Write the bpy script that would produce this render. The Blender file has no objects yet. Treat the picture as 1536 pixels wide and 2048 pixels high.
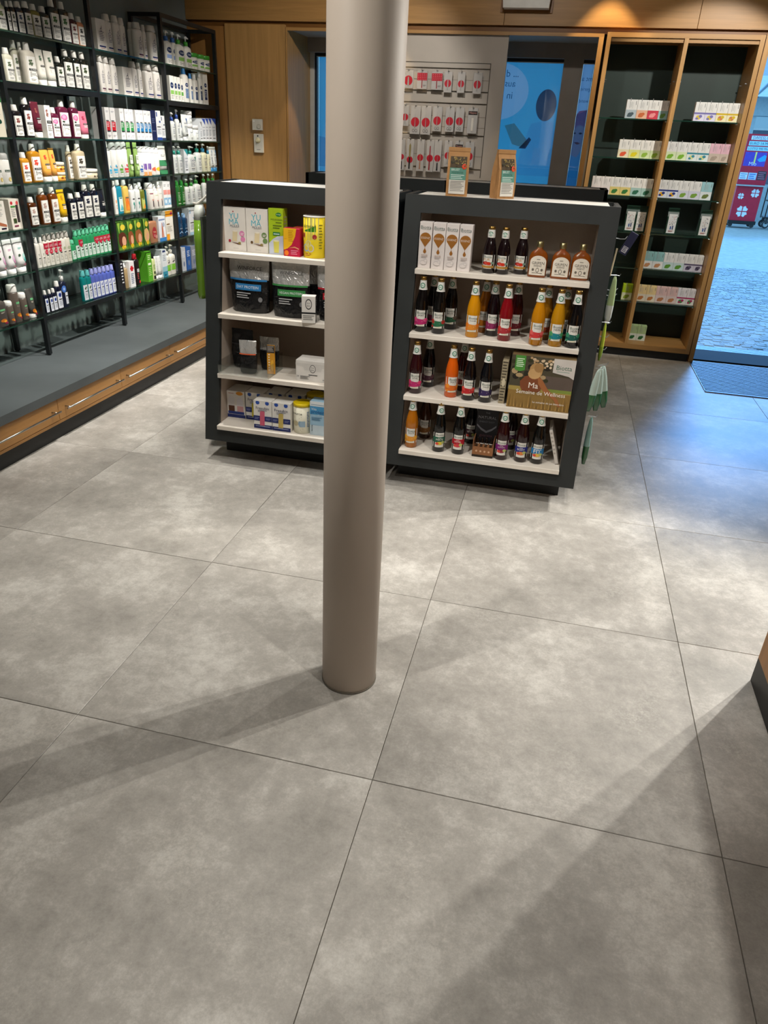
import bpy, math, random
from mathutils import Vector, Matrix
random.seed(7)
D = bpy.data
COL = bpy.context.scene.collection
SC = bpy.context.scene

# ---------------------------------------------------------------- camera
def setup_camera():
    yaw, pitch, roll = -0.2120, 0.47845, 0.049644
    cy, sy, cp, sp = math.cos(yaw), math.sin(yaw), math.cos(pitch), math.sin(pitch)
    fwd = Vector((sy*cp, cy*cp, -sp)); right = Vector((cy, -sy, 0)); up = right.cross(fwd)
    r2 = math.cos(roll)*right + math.sin(roll)*up
    u2 = -math.sin(roll)*right + math.cos(roll)*up
    cam = D.cameras.new('camera'); cam.sensor_fit = 'VERTICAL'; cam.sensor_height = 24.0
    cam.lens = 24.0*1435.6/2048; cam.clip_start = .05; cam.clip_end = 200
    o = D.objects.new('camera', cam); COL.objects.link(o)
    m = Matrix.Identity(4)
    for i, v in enumerate((r2, u2, -fwd)):
        for k in range(3): m[k][i] = v[k]
    m.translation = (.2904, -1.3690, 1.5481)
    o.matrix_world = m
    SC.camera = o
setup_camera()

# ---------------------------------------------------------------- world, daylight, exposure
SC.view_settings.view_transform = 'Standard'; SC.view_settings.look = 'None'
SC.view_settings.gamma = 1.0; SC.view_settings.use_curve_mapping = False
SC.view_settings.exposure = 0.0
w = D.worlds.new('sky'); SC.world = w; w.use_nodes = True
nt = w.node_tree; nt.nodes.clear()
out = nt.nodes.new('ShaderNodeOutputWorld'); bg = nt.nodes.new('ShaderNodeBackground')
tc = nt.nodes.new('ShaderNodeTexCoord'); sep = nt.nodes.new('ShaderNodeSeparateXYZ'); rp = nt.nodes.new('ShaderNodeValToRGB')
rp.color_ramp.elements[0].position = .0; rp.color_ramp.elements[0].color = (.36, .74, 1, 1)
rp.color_ramp.elements[1].position = .6; rp.color_ramp.elements[1].color = (.24, .58, .95, 1)
nt.links.new(tc.outputs['Generated'], sep.inputs[0]); nt.links.new(sep.outputs['Z'], rp.inputs[0])
nt.links.new(rp.outputs[0], bg.inputs[0]); bg.inputs[1].default_value = 1.85
nt.links.new(bg.outputs[0], out.inputs[0])
def lamp(kind, name, loc, target, power, color, **k):
    L = D.lights.new(name, kind); L.energy = power; L.color = color
    for a, b in k.items(): setattr(L, a, b)
    o = D.objects.new(name, L); COL.objects.link(o); o.location = loc
    o.rotation_euler = (Vector(target)-Vector(loc)).to_track_quat('-Z', 'Y').to_euler()
    return o
# hazy daylight falling in through the open shop door
lamp('SUN', 'daylight', (2.5, 9, 6), (2.5-.19*4, 9-.98*4, 6-2.75), 4.4, (.13, .37, .90), angle=math.radians(14))
WARM, NEUT = (1.0, .76, .46), (1.0, .965, .895)
# ceiling spots, some of them added fill: (x, y, target x, y, z, power, half angle, colour, edge softness)
SPOTS = [
 (.385, 4.877, .385, 4.877, 0, 50, 34, WARM, .12), (-1.47, 4.877, -1.47, 4.877, 0, 50, 34, WARM, .12),
 (1.15, 3.06, .35, 1.5, 0, 85, 34, NEUT, .35), (2.83, 3.32, -.45, -.2, 0, 435, 25, NEUT, .45), (3.02, 3.10, -.45, -.2, 0, 400, 25, NEUT, .45),
 (1.45, 3.55, 1.0, 5.4, 1.4, 165, 27, NEUT, .3),
 (-1.55, 2.2, -2.75, 2.5, .6, 185, 30, NEUT, .5), (-1.55, 3.15, -2.75, 3.3, .6, 185, 30, NEUT, .5), (-1.55, 4.1, -2.75, 4.3, .6, 170, 30, NEUT, .5),
 (-1.5, 2.1, -1.75, 1.75, 0, 150, 36, NEUT, .6), (-1.0, 1.3, -1.1, 1.0, 0, 40, 50, NEUT, .6),
 (.75, .75, .1, 2.1, .7, 80, 34, NEUT, .35), (-.75, .55, -.9, 2.1, .7, 80, 34, NEUT, .35),
 (-1.35, -.8, -.177, .39, 1.5, 150, 22, NEUT, .5), (.9, -1.6, .9, -.5, 0, 30, 54, NEUT, .6), (1.45, -.75, .95, -.3, 0, 105, 40, NEUT, .7), (-.75, 3.7, -1.9, 5.3, 1.1, 75, 42, NEUT, .5),  # pillar spot and both front-floor spots are added fill; last lights the niche
 (-.2, 3.4, .2, 5.0, 2.0, 30, 50, NEUT, .6),
]
CEIL = 2.85

# ---------------------------------------------------------------- materials
MATS = {}
def hexc(h):
    v = [int(h[i:i+2], 16)/255 for i in (0, 2, 4)]
    return tuple((c/12.92 if c <= .04045 else ((c+.055)/1.055)**2.4) for c in v)
def newmat(name):
    m = D.materials.new(name); m.use_nodes = True; nt = m.node_tree
    return m, nt, nt.nodes['Principled BSDF']
def M(h, kind='plastic'):
    """flat coloured stuff with a faint procedural mottling"""
    key = (h, kind)
    if key in MATS: return MATS[key]
    m, nt, b = newmat(f'{kind}_{h}')
    c = hexc(h)
    no = nt.nodes.new('ShaderNodeTexNoise'); no.inputs['Scale'].default_value = 14; no.inputs['Detail'].default_value = 2
    tcn = nt.nodes.new('ShaderNodeTexCoord'); nt.links.new(tcn.outputs['Object'], no.inputs['Vector'])
    r = nt.nodes.new('ShaderNodeValToRGB')
    r.color_ramp.elements[0].color = tuple(x*.93 for x in c)+(1,); r.color_ramp.elements[1].color = tuple(min(1, x*1.06) for x in c)+(1,)
    r.color_ramp.elements[0].position = .3; r.color_ramp.elements[1].position = .7
    nt.links.new(no.outputs['Fac'], r.inputs[0]); nt.links.new(r.outputs[0], b.inputs['Base Color'])
    P = dict(plastic=(.32, 0, .5), paper=(.55, 0, .35), print=(.5, 0, .3), glossy=(.12, 0, .6), matte=(.8, 0, .25), metal=(.28, 1, .5), foil=(.22, .85, .5), satin=(.45, 0, .4), liquid=(.06, 0, .6))[kind]
    b.inputs['Roughness'].default_value = P[0]; b.inputs['Metallic'].default_value = P[1]; b.inputs['Specular IOR Level'].default_value = P[2]
    MATS[key] = m
    return m
def wood(h='c08a4c', scale=1.0, along='Z'):
    key = ('wood', h, along)
    if key in MATS: return MATS[key]
    m, nt, b = newmat('wood_'+h+along); c = hexc(h)
    tcn = nt.nodes.new('ShaderNodeTexCoord'); mp = nt.nodes.new('ShaderNodeMapping')
    s = {'Z': (22, 22, 1.2), 'X': (1.2, 22, 22), 'Y': (22, 1.2, 22)}[along]
    mp.inputs['Scale'].default_value = tuple(v*scale for v in s)
    no = nt.nodes.new('ShaderNodeTexNoise'); no.inputs['Scale'].default_value = 1.6; no.inputs['Detail'].default_value = 6; no.inputs['Roughness'].default_value = .6; no.inputs['Distortion'].default_value = .4
    r = nt.nodes.new('ShaderNodeValToRGB')
    r.color_ramp.elements[0].color = tuple(x*.80 for x in c)+(1,); r.color_ramp.elements[1].color = tuple(min(1, x*1.12) for x in c)+(1,)
    r.color_ramp.elements[0].position = .3; r.color_ramp.elements[1].position = .72
    nt.links.new(tcn.outputs['Object'], mp.inputs[0]); nt.links.new(mp.outputs[0], no.inputs['Vector']); nt.links.new(no.outputs['Fac'], r.inputs[0]); nt.links.new(r.outputs[0], b.inputs['Base Color'])
    b.inputs['Roughness'].default_value = .42; b.inputs['Specular IOR Level'].default_value = .35
    MATS[key] = m; return m
def paint(name, c0, c1, rough, scale, bump=0.0, spec=.4):
    if name in MATS: return MATS[name]
    m, nt, b = newmat(name)
    tcn = nt.nodes.new('ShaderNodeTexCoord'); no = nt.nodes.new('ShaderNodeTexNoise'); no.inputs['Scale'].default_value = scale; no.inputs['Detail'].default_value = 5
    r = nt.nodes.new('ShaderNodeValToRGB'); r.color_ramp.elements[0].color = hexc(c0)+(1,); r.color_ramp.elements[1].color = hexc(c1)+(1,)
    r.color_ramp.elements[0].position = .35; r.color_ramp.elements[1].position = .65
    nt.links.new(tcn.outputs['Object'], no.inputs['Vector']); nt.links.new(no.outputs['Fac'], r.inputs[0]); nt.links.new(r.outputs[0], b.inputs['Base Color'])
    b.inputs['Roughness'].default_value = rough; b.inputs['Specular IOR Level'].default_value = spec
    if bump:
        bu = nt.nodes.new('ShaderNodeBump'); bu.inputs['Strength'].default_value = bump; bu.inputs['Distance'].default_value = .003
        nt.links.new(no.outputs['Fac'], bu.inputs['Height']); nt.links.new(bu.outputs[0], b.inputs['Normal'])
    MATS[name] = m; return m
def floor_tile_mat():
    m, nt, b = newmat('concrete_tile')
    tcn = nt.nodes.new('ShaderNodeTexCoord'); oi = nt.nodes.new('ShaderNodeObjectInfo')
    mul = nt.nodes.new('ShaderNodeVectorMath'); mul.operation = 'SCALE'; mul.inputs[3].default_value = 57.0
    cmb = nt.nodes.new('ShaderNodeCombineXYZ'); add = nt.nodes.new('ShaderNodeVectorMath')
    nt.links.new(oi.outputs['Random'], cmb.inputs[0]); nt.links.new(oi.outputs['Random'], cmb.inputs[1])
    nt.links.new(cmb.outputs[0], mul.inputs[0]); nt.links.new(mul.outputs[0], add.inputs[1]); nt.links.new(tcn.outputs['Object'], add.inputs[0])
    def noise(s, d, rgh, dist=0):
        n = nt.nodes.new('ShaderNodeTexNoise'); n.inputs['Scale'].default_value = s; n.inputs['Detail'].default_value = d; n.inputs['Roughness'].default_value = rgh; n.inputs['Distortion'].default_value = dist
        nt.links.new(add.outputs[0], n.inputs['Vector']); return n
    n1 = noise(2.6, 10, .62, .1); n2 = noise(17, 10, .8, .15); n3 = noise(150, 4, .7)
    def madd(x, k, y):
        m_ = nt.nodes.new('ShaderNodeMath'); m_.operation = 'MULTIPLY_ADD'; m_.inputs[1].default_value = k; nt.links.new(x, m_.inputs[0])
        if isinstance(y, float): m_.inputs[2].default_value = y
        else: nt.links.new(y, m_.inputs[2])
        return m_
    mx = madd(n2.outputs['Fac'], .55, madd(n1.outputs['Fac'], .72, .14).outputs[0])
    mx2 = madd(n3.outputs['Fac'], .16, mx.outputs[0])
    r = nt.nodes.new('ShaderNodeValToRGB'); e = r.color_ramp.elements
    e[0].position = .66; e[0].color = hexc('8c8881')+(1,); e[1].position = 1.08; e[1].color = hexc('cac6bf')+(1,)
    x = e.new(.86); x.color = hexc('aaa59e')+(1,)
    nt.links.new(mx2.outputs[0], r.inputs[0])
    hs = nt.nodes.new('ShaderNodeHueSaturation'); ma = nt.nodes.new('ShaderNodeMapRange'); ma.inputs[3].default_value = .93; ma.inputs[4].default_value = 1.06
    nt.links.new(oi.outputs['Random'], ma.inputs[0]); nt.links.new(ma.outputs[0], hs.inputs['Value']); nt.links.new(r.outputs[0], hs.inputs['Color'])
    n4 = noise(3.3, 4, .5, .0); n5 = noise(70, 8, .85, .3)      # lacy pale scuffs inside soft patches
    p4 = nt.nodes.new('ShaderNodeMapRange'); p4.inputs[1].default_value = .50; p4.inputs[2].default_value = .68; nt.links.new(n4.outputs['Fac'], p4.inputs[0])
    p5 = nt.nodes.new('ShaderNodeMapRange'); p5.inputs[1].default_value = .47; p5.inputs[2].default_value = .66; nt.links.new(n5.outputs['Fac'], p5.inputs[0])
    pm = nt.nodes.new('ShaderNodeMath'); pm.operation = 'MULTIPLY'; nt.links.new(p4.outputs[0], pm.inputs[0]); nt.links.new(p5.outputs[0], pm.inputs[1])
    pk = nt.nodes.new('ShaderNodeMath'); pk.operation = 'MULTIPLY'; pk.inputs[1].default_value = .55; nt.links.new(pm.outputs[0], pk.inputs[0])
    lx = nt.nodes.new('ShaderNodeMixRGB'); lx.inputs[2].default_value = hexc('d4cfc6')+(1,)
    nt.links.new(pk.outputs[0], lx.inputs[0]); nt.links.new(hs.outputs[0], lx.inputs[1]); nt.links.new(lx.outputs[0], b.inputs['Base Color'])
    bu = nt.nodes.new('ShaderNodeBump'); bu.inputs['Strength'].default_value = .12; bu.inputs['Distance'].default_value = .002
    nt.links.new(mx2.outputs[0], bu.inputs['Height']); nt.links.new(bu.outputs[0], b.inputs['Normal'])
    mr = nt.nodes.new('ShaderNodeMapRange'); mr.inputs[3].default_value = .38; mr.inputs[4].default_value = .55
    nt.links.new(n2.outputs['Fac'], mr.inputs[0]); nt.links.new(mr.outputs[0], b.inputs['Roughness'])
    b.inputs['Specular IOR Level'].default_value = .35
    return m
def sheet_glass(name, tint, refl=.10, density=1.0):
    """thin pane: mostly clear, tinted, with a weak mirror reflection that grows at grazing angles"""
    if name in MATS: return MATS[name]
    m = D.materials.new(name); m.use_nodes = True; nt = m.node_tree; nt.nodes.clear()
    o = nt.nodes.new('ShaderNodeOutputMaterial'); mix = nt.nodes.new('ShaderNodeMixShader'); tr = nt.nodes.new('ShaderNodeBsdfTransparent'); gl = nt.nodes.new('ShaderNodeBsdfGlossy')
    fr = nt.nodes.new('ShaderNodeLayerWeight'); fr.inputs['Blend'].default_value = .5
    pw = nt.nodes.new('ShaderNodeMath'); pw.operation = 'POWER'; pw.inputs[1].default_value = 4.0
    mu = nt.nodes.new('ShaderNodeMath'); mu.operation = 'MULTIPLY_ADD'; mu.inputs[1].default_value = .55; mu.inputs[2].default_value = refl
    tr.inputs[0].default_value = tint+(1,); gl.inputs[0].default_value = (.9, 1, .95, 1); gl.inputs['Roughness'].default_value = .03
    nt.links.new(fr.outputs['Facing'], pw.inputs[0]); nt.links.new(pw.outputs[0], mu.inputs[0])
    nt.links.new(mu.outputs[0], mix.inputs[0]); nt.links.new(tr.outputs[0], mix.inputs[1]); nt.links.new(gl.outputs[0], mix.inputs[2]); nt.links.new(mix.outputs[0], o.inputs[0])
    MATS[name] = m; return m
def film(h):
    """printed window film: daylight glows through it"""
    key = ('film', h)
    if key in MATS: return MATS[key]
    m = D.materials.new('window_film_'+h); m.use_nodes = True; nt = m.node_tree; nt.nodes.clear()
    o = nt.nodes.new('ShaderNodeOutputMaterial'); mix = nt.nodes.new('ShaderNodeMixShader'); tl = nt.nodes.new('ShaderNodeBsdfTranslucent'); df = nt.nodes.new('ShaderNodeBsdfDiffuse')
    no = nt.nodes.new('ShaderNodeTexNoise'); no.inputs['Scale'].default_value = 1.5; mixc = nt.nodes.new('ShaderNodeMixRGB'); c = hexc(h)
    mixc.inputs[1].default_value = tuple(x*.92 for x in c)+(1,); mixc.inputs[2].default_value = tuple(min(1, x*1.08) for x in c)+(1,)
    nt.links.new(no.outputs['Fac'], mixc.inputs[0]); nt.links.new(mixc.outputs[0], tl.inputs[0]); nt.links.new(mixc.outputs[0], df.inputs[0])
    mix.inputs[0].default_value = .35
    nt.links.new(tl.outputs[0], mix.inputs[1]); nt.links.new(df.outputs[0], mix.inputs[2]); nt.links.new(mix.outputs[0], o.inputs[0])
    MATS[key] = m; return m
def foil_mat(h, metal=.55, strength=.9):
    m = M(h, 'foil'); nt = m.node_tree; b = nt.nodes['Principled BSDF']; b.inputs['Metallic'].default_value = metal; b.inputs['Roughness'].default_value = .25
    no = nt.nodes.new('ShaderNodeTexNoise'); no.inputs['Scale'].default_value = 26; no.inputs['Detail'].default_value = 3; no.inputs['Distortion'].default_value = 1.2
    tcn = nt.nodes.new('ShaderNodeTexCoord'); nt.links.new(tcn.outputs['Object'], no.inputs['Vector'])
    bu = nt.nodes.new('ShaderNodeBump'); bu.inputs['Strength'].default_value = strength; bu.inputs['Distance'].default_value = .012
    nt.links.new(no.outputs['Fac'], bu.inputs['Height']); nt.links.new(bu.outputs[0], b.inputs['Normal']); return m
def ink(c):
    key = ('ink', c)
    if key in MATS: return MATS[key]
    m = D.materials.new('film_ink'); m.use_nodes = True; nt = m.node_tree; nt.nodes.clear()
    o = nt.nodes.new('ShaderNodeOutputMaterial'); tr = nt.nodes.new('ShaderNodeBsdfTransparent'); tr.inputs[0].default_value = c+(1,)
    nt.links.new(tr.outputs[0], o.inputs[0]); MATS[key] = m; return m
GLASS = sheet_glass('green_shelf_glass', (.92, .96, .94), .05)
GEDGE = M('1d3a30', 'glossy')
PANE = sheet_glass('clear_pane', (.97, .98, .98), .07)
ACRYL = sheet_glass('clear_acrylic', (.94, .94, .94), .05)

# ---------------------------------------------------------------- mesh helpers
class MB:
    def __init__(s): s.v, s.f, s.m, s.mats = [], [], [], []
    def mi(s, mat):
        if mat not in s.mats: s.mats.append(mat)
        return s.mats.index(mat)
    def poly(s, pts, mat):
        n = len(s.v); s.v += [tuple(p) for p in pts]; s.f.append(tuple(range(n, n+len(pts)))); s.m.append(s.mi(mat))
    def box(s, x0, x1, y0, y1, z0, z1, mat, mat_top=None):
        n = len(s.v); s.v += [(x, y, z) for z in (z0, z1) for y in (y0, y1) for x in (x0, x1)]
        F = [(0, 2, 3, 1), (4, 5, 7, 6), (0, 1, 5, 4), (2, 6, 7, 3), (0, 4, 6, 2), (1, 3, 7, 5)]
        for k, f in enumerate(F):
            s.f.append(tuple(n+i for i in f)); s.m.append(s.mi(mat_top if (k == 1 and mat_top) else mat))
        return s
    def bbox(s, x0, x1, y0, y1, z0, z1, mat, b=.003):
        """box with chamfered vertical and top edges"""
        rings = [(0, z0), (0, z1-b), (b, z1)]
        n = len(s.v)
        for ins, z in rings:
            a0, a1, c0, c1 = x0+ins, x1-ins, y0+ins, y1-ins
            s.v += [(a0+b, c0, z), (a1-b, c0, z), (a1, c0+b, z), (a1, c1-b, z), (a1-b, c1, z), (a0+b, c1, z), (a0, c1-b, z), (a0, c0+b, z)]
        k = s.mi(mat)
        for r in range(2):
            for i in range(8):
                j = (i+1) % 8
                s.f.append((n+r*8+i, n+r*8+j, n+r*8+8+j, n+r*8+8+i)); s.m.append(k)
        s.f.append(tuple(n+16+i for i in range(8))); s.m.append(k); s.f.append(tuple(n+7-i for i in range(8))); s.m.append(k)
        return s
    def hexa(s, P, mat):
        n = len(s.v); s.v += [tuple(p) for p in P]
        for f in [(0, 3, 2, 1), (4, 5, 6, 7), (0, 1, 5, 4), (1, 2, 6, 5), (2, 3, 7, 6), (3, 0, 4, 7)]:
            s.f.append(tuple(n+i for i in f)); s.m.append(s.mi(mat))
        return s
    def loft(s, rings, mat, cap0=True, cap1=True):
        n = len(s.v); k = len(rings[0])
        for r in rings: s.v += [tuple(p) for p in r]
        q = s.mi(mat)
        for a in range(len(rings)-1):
            for i in range(k):
                j = (i+1) % k
                s.f.append((n+a*k+i, n+a*k+j, n+(a+1)*k+j, n+(a+1)*k+i)); s.m.append(q)
        if cap0: s.f.append(tuple(n+k-1-i for i in range(k))); s.m.append(q)
        if cap1: s.f.append(tuple(n+(len(rings)-1)*k+i for i in range(k))); s.m.append(q)
        return s
    def lathe(s, prof, mat, n=18, x=0, y=0, cap0=True, cap1=True):
        return s.loft([[(x+r*math.cos(2*math.pi*i/n), y+r*math.sin(2*math.pi*i/n), z) for i in range(n)] for r, z in prof], mat, cap0, cap1)
    def rod(s, a, b, r, mat, n=8):
        a, b = Vector(a), Vector(b); d = (b-a).normalized(); u = d.orthogonal().normalized(); w = d.cross(u)
        return s.loft([[p+r*(math.cos(2*math.pi*i/n)*u+math.sin(2*math.pi*i/n)*w) for i in range(n)] for p in (a, b)], mat)
    def path(s, pts, r, mat, n=6):
        pts = [Vector(p) for p in pts]; rings = []
        for i, p in enumerate(pts):
            d = (pts[min(i+1, len(pts)-1)]-pts[max(i-1, 0)]).normalized()
            ref = Vector((0, 0, 1)) if abs(d.z) < .9 else Vector((1, 0, 0))
            u = d.cross(ref).normalized(); w = d.cross(u)
            rings.append([p+r*(math.cos(2*math.pi*k/n)*u+math.sin(2*math.pi*k/n)*w) for k in range(n)])
        return s.loft(rings, mat)
    def mesh(s, name, smooth=False):
        me = D.meshes.new(name); me.from_pydata(s.v, [], s.f)
        for m in s.mats: me.materials.append(m)
        me.polygons.foreach_set('material_index', s.m)
        if smooth:
            me.polygons.foreach_set('use_smooth', [len(f) <= 4 for f in s.f])
        me.update(); return me
    def obj(s, name, parent=None, smooth=False, **k):
        return link(name, s.mesh(name, smooth), parent, **k)
def link(name, me, parent=None, loc=None, rz=None):
    o = D.objects.new(name, me); COL.objects.link(o)
    if parent is not None: o.parent = parent
    if loc is not None: o.location = loc
    if rz is not None: o.rotation_euler = (0, 0, rz)
    return o
def empty(name, loc=(0, 0, 0), rz=0):
    o = D.objects.new(name, None); COL.objects.link(o); o.location = loc; o.rotation_euler = (0, 0, rz); o.empty_display_size = .05
    return o
def tag(o, label, cat, group=None):
    o['label'] = label; o['category'] = cat
    if group: o['group'] = group
    return o
def struct(o, label=None):
    o['kind'] = 'structure'
    if label: o['label'] = label
    return o

# ---------------------------------------------------------------- flat print
TXT = {}
def text2d(s):
    if s not in TXT:
        cu = D.curves.new('t', 'FONT'); cu.body = s; cu.resolution_u = 2; cu.size = 1
        o = D.objects.new('t', cu); me = o.to_mesh()
        v = [(p.co.x, p.co.y) for p in me.vertices]; me.calc_loop_triangles(); t = [tuple(q.vertices) for q in me.loop_triangles]
        o.to_mesh_clear(); D.objects.remove(o); D.curves.remove(cu)
        x0, x1 = min(p[0] for p in v), max(p[0] for p in v); y0, y1 = min(p[1] for p in v), max(p[1] for p in v)
        TXT[s] = ([((x-(x0+x1)/2)/(x1-x0), (y-(y0+y1)/2)/(x1-x0)) for x, y in v], t)
    return TXT[s]
def ell(cu, cv, ru, rv, n=12):
    return [(cu+ru*math.cos(2*math.pi*i/n), cv+rv*math.sin(2*math.pi*i/n)) for i in range(n)]
def clipu(pg, a, b):
    for lim, sg in ((a, 1), (b, -1)):
        o = []
        for i, q in enumerate(pg):
            p = pg[i-1]; ip, iq = (p[0]-lim)*sg >= 0, (q[0]-lim)*sg >= 0
            if ip != iq:
                t = (lim-p[0])/(q[0]-p[0]); o.append((lim, p[1]+t*(q[1]-p[1])))
            if iq: o.append(q)
        pg = o
        if not pg: return pg
    return pg
class Print:
    """shapes in label coordinates u, v (0..1) mapped to a front surface"""
    def __init__(s, u0, u1, v0, v1, surf, eps=.0002):
        m = (u0+u1)/2; s.curved = abs(surf(m, (v0+v1)/2, 0)[1]-surf(u1, (v0+v1)/2, 0)[1]) > 1e-5 and abs(surf(m, v0, 0)[0]-m) < 1e-6
        s.a, s.mb, s.surf, s.eps, s.lay = (u0, u1, v0, v1), MB(), surf, eps, 1
    def P(s, u, v, lay):
        u0, u1, v0, v1 = s.a
        return s.surf(u0+(u1-u0)*u, v0+(v1-v0)*v, s.eps*lay)
    def draw(s, shapes):
        lay = 1; s.eps = min(s.eps, .0022/(len(shapes)+1))
        for sh in shapes:
            lay += 1; k = sh[0]; mat = M(sh[-1], 'print')
            if k == 'r':
                _, a, b, c, d, _h = sh; n = max(1, int(round((c-a)*6)))
                for i in range(n):
                    p, q = a+(c-a)*i/n, a+(c-a)*(i+1)/n
                    s.mb.poly([s.P(p, b, lay), s.P(q, b, lay), s.P(q, d, lay), s.P(p, d, lay)], mat)
            elif k == 'p':
                us = [q[0] for q in sh[1]]; a, b = min(us), max(us); n = max(1, int(round((b-a)*7))) if s.curved else 1
                for i in range(n):
                    pg = sh[1] if n == 1 else clipu(sh[1], a+(b-a)*i/n, a+(b-a)*(i+1)/n)
                    if len(pg) > 2: s.mb.poly([s.P(u, v, lay) for u, v in pg], mat)
            elif k == 't':
                _, tx, cu, cv, wf, _h = sh; v, t = text2d(tx); u0, u1, v0, v1 = s.a; asp = (u1-u0)/(v1-v0)
                n = len(s.mb.v); s.mb.v += [tuple(s.P(cu+x*wf, cv+y*abs(wf)*asp, lay)) for x, y in v]
                q = s.mb.mi(mat)
                for f in t: s.mb.f.append(tuple(n+i for i in f)); s.mb.m.append(q)
            elif k == 'l':   # small unreadable copy: n thin lines
                _, a, c, v, n, dv, _h = sh
                for i in range(n):
                    e = c-(c-a)*(.0 if i % 3 == 0 else .12+.1*(i % 2)); y = v-i*dv
                    s.mb.poly([s.P(a, y, lay), s.P(e, y, lay), s.P(e, y+dv*.42, lay), s.P(a, y+dv*.42, lay)], mat)
        return s
def flat(d): return lambda u, v, e: (u, -d/2-e, v)
def oval(w, d, p=2.6, z0=0):
    def f(u, v, e):
        x = min(.985, abs(u)/(w/2)); y = -(d/2)*(1-x**p)**(1/p)
        nx = u/(w/2)*.5
        return (u+nx*e, y-e, v)
    return f


# ---------------------------------------------------------------- label designs
W = 'ece9e2'; G = '8a8a86'; K = '1c1c1e'
def leaves(c, cx=.4, cy=.76, s=1.0):
    o = []
    for a, b, r, q in ((-.12, .08, .10, .05), (.05, .10, .11, .045), (-.05, -.02, .13, .05), (.12, -.03, .09, .045), (-.16, -.08, .08, .04), (.03, -.10, .10, .045)):
        o.append(('e', cx+a*s, cy+b*s*.8, r*s, q*s, 7, c))
    return [('p', ell(x[1], x[2], x[3], x[4], 7), c) for x in o]
def design(st):
    """-> (label area or None, shapes, body colour, cap colour)"""
    p = st.split(':'); k, a = p[0], p[1:]
    c = a[0] if a else W; c2 = a[1] if len(a) > 1 else K
    if k in ('kl', 'kl2', 'kb'):
        if k == 'kb': c, c2 = 'e6e2da', a[0]
        sh = [('r', 0, 0, 1, 1, W)]+leaves(c2)+[('r', .12, .45, .96, .535, '22262a'), ('t', 'KLORANE', .54, .492, .62, W), ('l', .16, .9, .38, 4, .05, G), ('l', .2, .7, .12, 2, .05, 'b0b0ac')]
        if c2 == 'd880a0': sh[1:7] = [('p', ell(.38, .8, .34, .13, 12), 'e070a0'), ('p', ell(.34, .82, .2, .08, 10), 'f0a0c0'), ('p', ell(.25, .62, .14, .04, 8), '2a3a2a')]
        return (.86, .06, .82) if k != 'kb' else (1, 0, 1), sh, c, 'e6e3dc'
    if k == 'klt':
        return (.8, .18, .92), leaves(c2, .42, .78, .8)+[('r', .2, .46, .85, .52, '2a2e30'), ('t', 'KLORANE', .52, .49, .48, W), ('l', .25, .85, .4, 3, .045, W if c in ('5a1a2a', '1c2028') else 'ffffff'), ('r', .1, .05, .9, .06, c2)], c, W
    if k == 'du':
        return (.8, .04, .80), [('t', 'd', .5, .86, .24, '4a4450'), ('l', .2, .85, .72, 6, .07, '7a7880'), ('r', .1, .10, .95, .16, c), ('l', .2, .8, .04, 1, .04, 'b05060')], 'e4dfd8', 'd6d1ca'
    if k == 'ce':
        return (.86, .04, .92), [('p', ell(.5, .66, .44, .14, 14), '16305e'), ('t', 'Cetaphil', .5, .66, .62, 'ffffff'), ('r', .04, .26, .96, .44, c), ('l', .15, .85, .18, 3, .06, G)], 'ebe8df', c2
    if k in ('cb', 'cb2'):
        return (.8, .06, .85), [('p', ell(.5, .72, .36, .09, 12), '16305e'), ('t', 'Cetaphil', .5, .72, .5, 'ffffff'), ('r', .15, .12, .85, .55, c2), ('l', .2, .8, .45, 4, .07, 'd8dce4')], 'ebe8df', c
    if k == 'wx':
        return (1, 0, 1), [('p', [(0, 1), (1, 1), (1, .9), (.3, .84), (0, .9)], c), ('l', .15, .85, .72, 4, .05, 'a0a09a'), ('p', ell(.78, .4, .09, .06, 10), '1f4a3a'), ('p', [(.1, .05), (.5, .3), (.52, .34), (.12, .12)], '7a8a6a'), ('p', [(.4, .03), (.6, .25), (.66, .25), (.5, .03)], 'a89870')], 'e4dcc8', W
    if k == 'wo':
        return (.8, .03, .7), [('r', .1, .68, .7, .82, '2f4a3a'), ('t', 'lavera', .4, .75, .45, W), ('l', .15, .8, .58, 3, .05, G), ('p', ell(.5, .24, .2, .14, 12), c), ('p', ell(.56, .2, .1, .08, 10), 'e8d890')], 'e8e6e0', 'b4b4b0'
    if k == 'jb':
        return (.9, .1, .9), [('p', ell(.3, .5, .14, .22, 9), '8a4a18'), ('r', .5, .42, .9, .6, K)], c, 'f0e8d0'
    if k == 'jr':
        return (.9, .1, .65), [('p', ell(.4, .5, .07, .3, 8), '5a4a38'), ('r', .55, .4, .85, .65, K)], c, c2
    if k == 'rb':
        return (1, 0, 1), [('l', .2, .8, .88, 2, .03, '9a9aa0'), ('r', .1, .57, .7, .60, K), ('r', .12, .24, .9, .56, c), ('l', .2, .7, .5, 3, .05, 'f0e8e8'), ('r', .12, .24, .9, .28, '2a2a34'), ('l', .2, .8, .12, 2, .04, 'b0a8b0')], 'eceae8', W
    if k == 'pl':
        return (1, 0, 1), [('l', .2, .8, .7, 3, .06, '5a6488'), ('r', .15, .3, .85, .32, '7a84a0')], c, W
    if k == 'wl':
        return (1, 0, 1), [('r', .1, .8, .3, .95, c), ('r', .6, .6, .9, .66, c), ('r', .15, .44, .85, .47, K), ('l', .15, .85, .36, 4, .05, 'a4a8b0'), ('r', 0, 0, 1, .1, c)], 'eceef0', W
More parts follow.
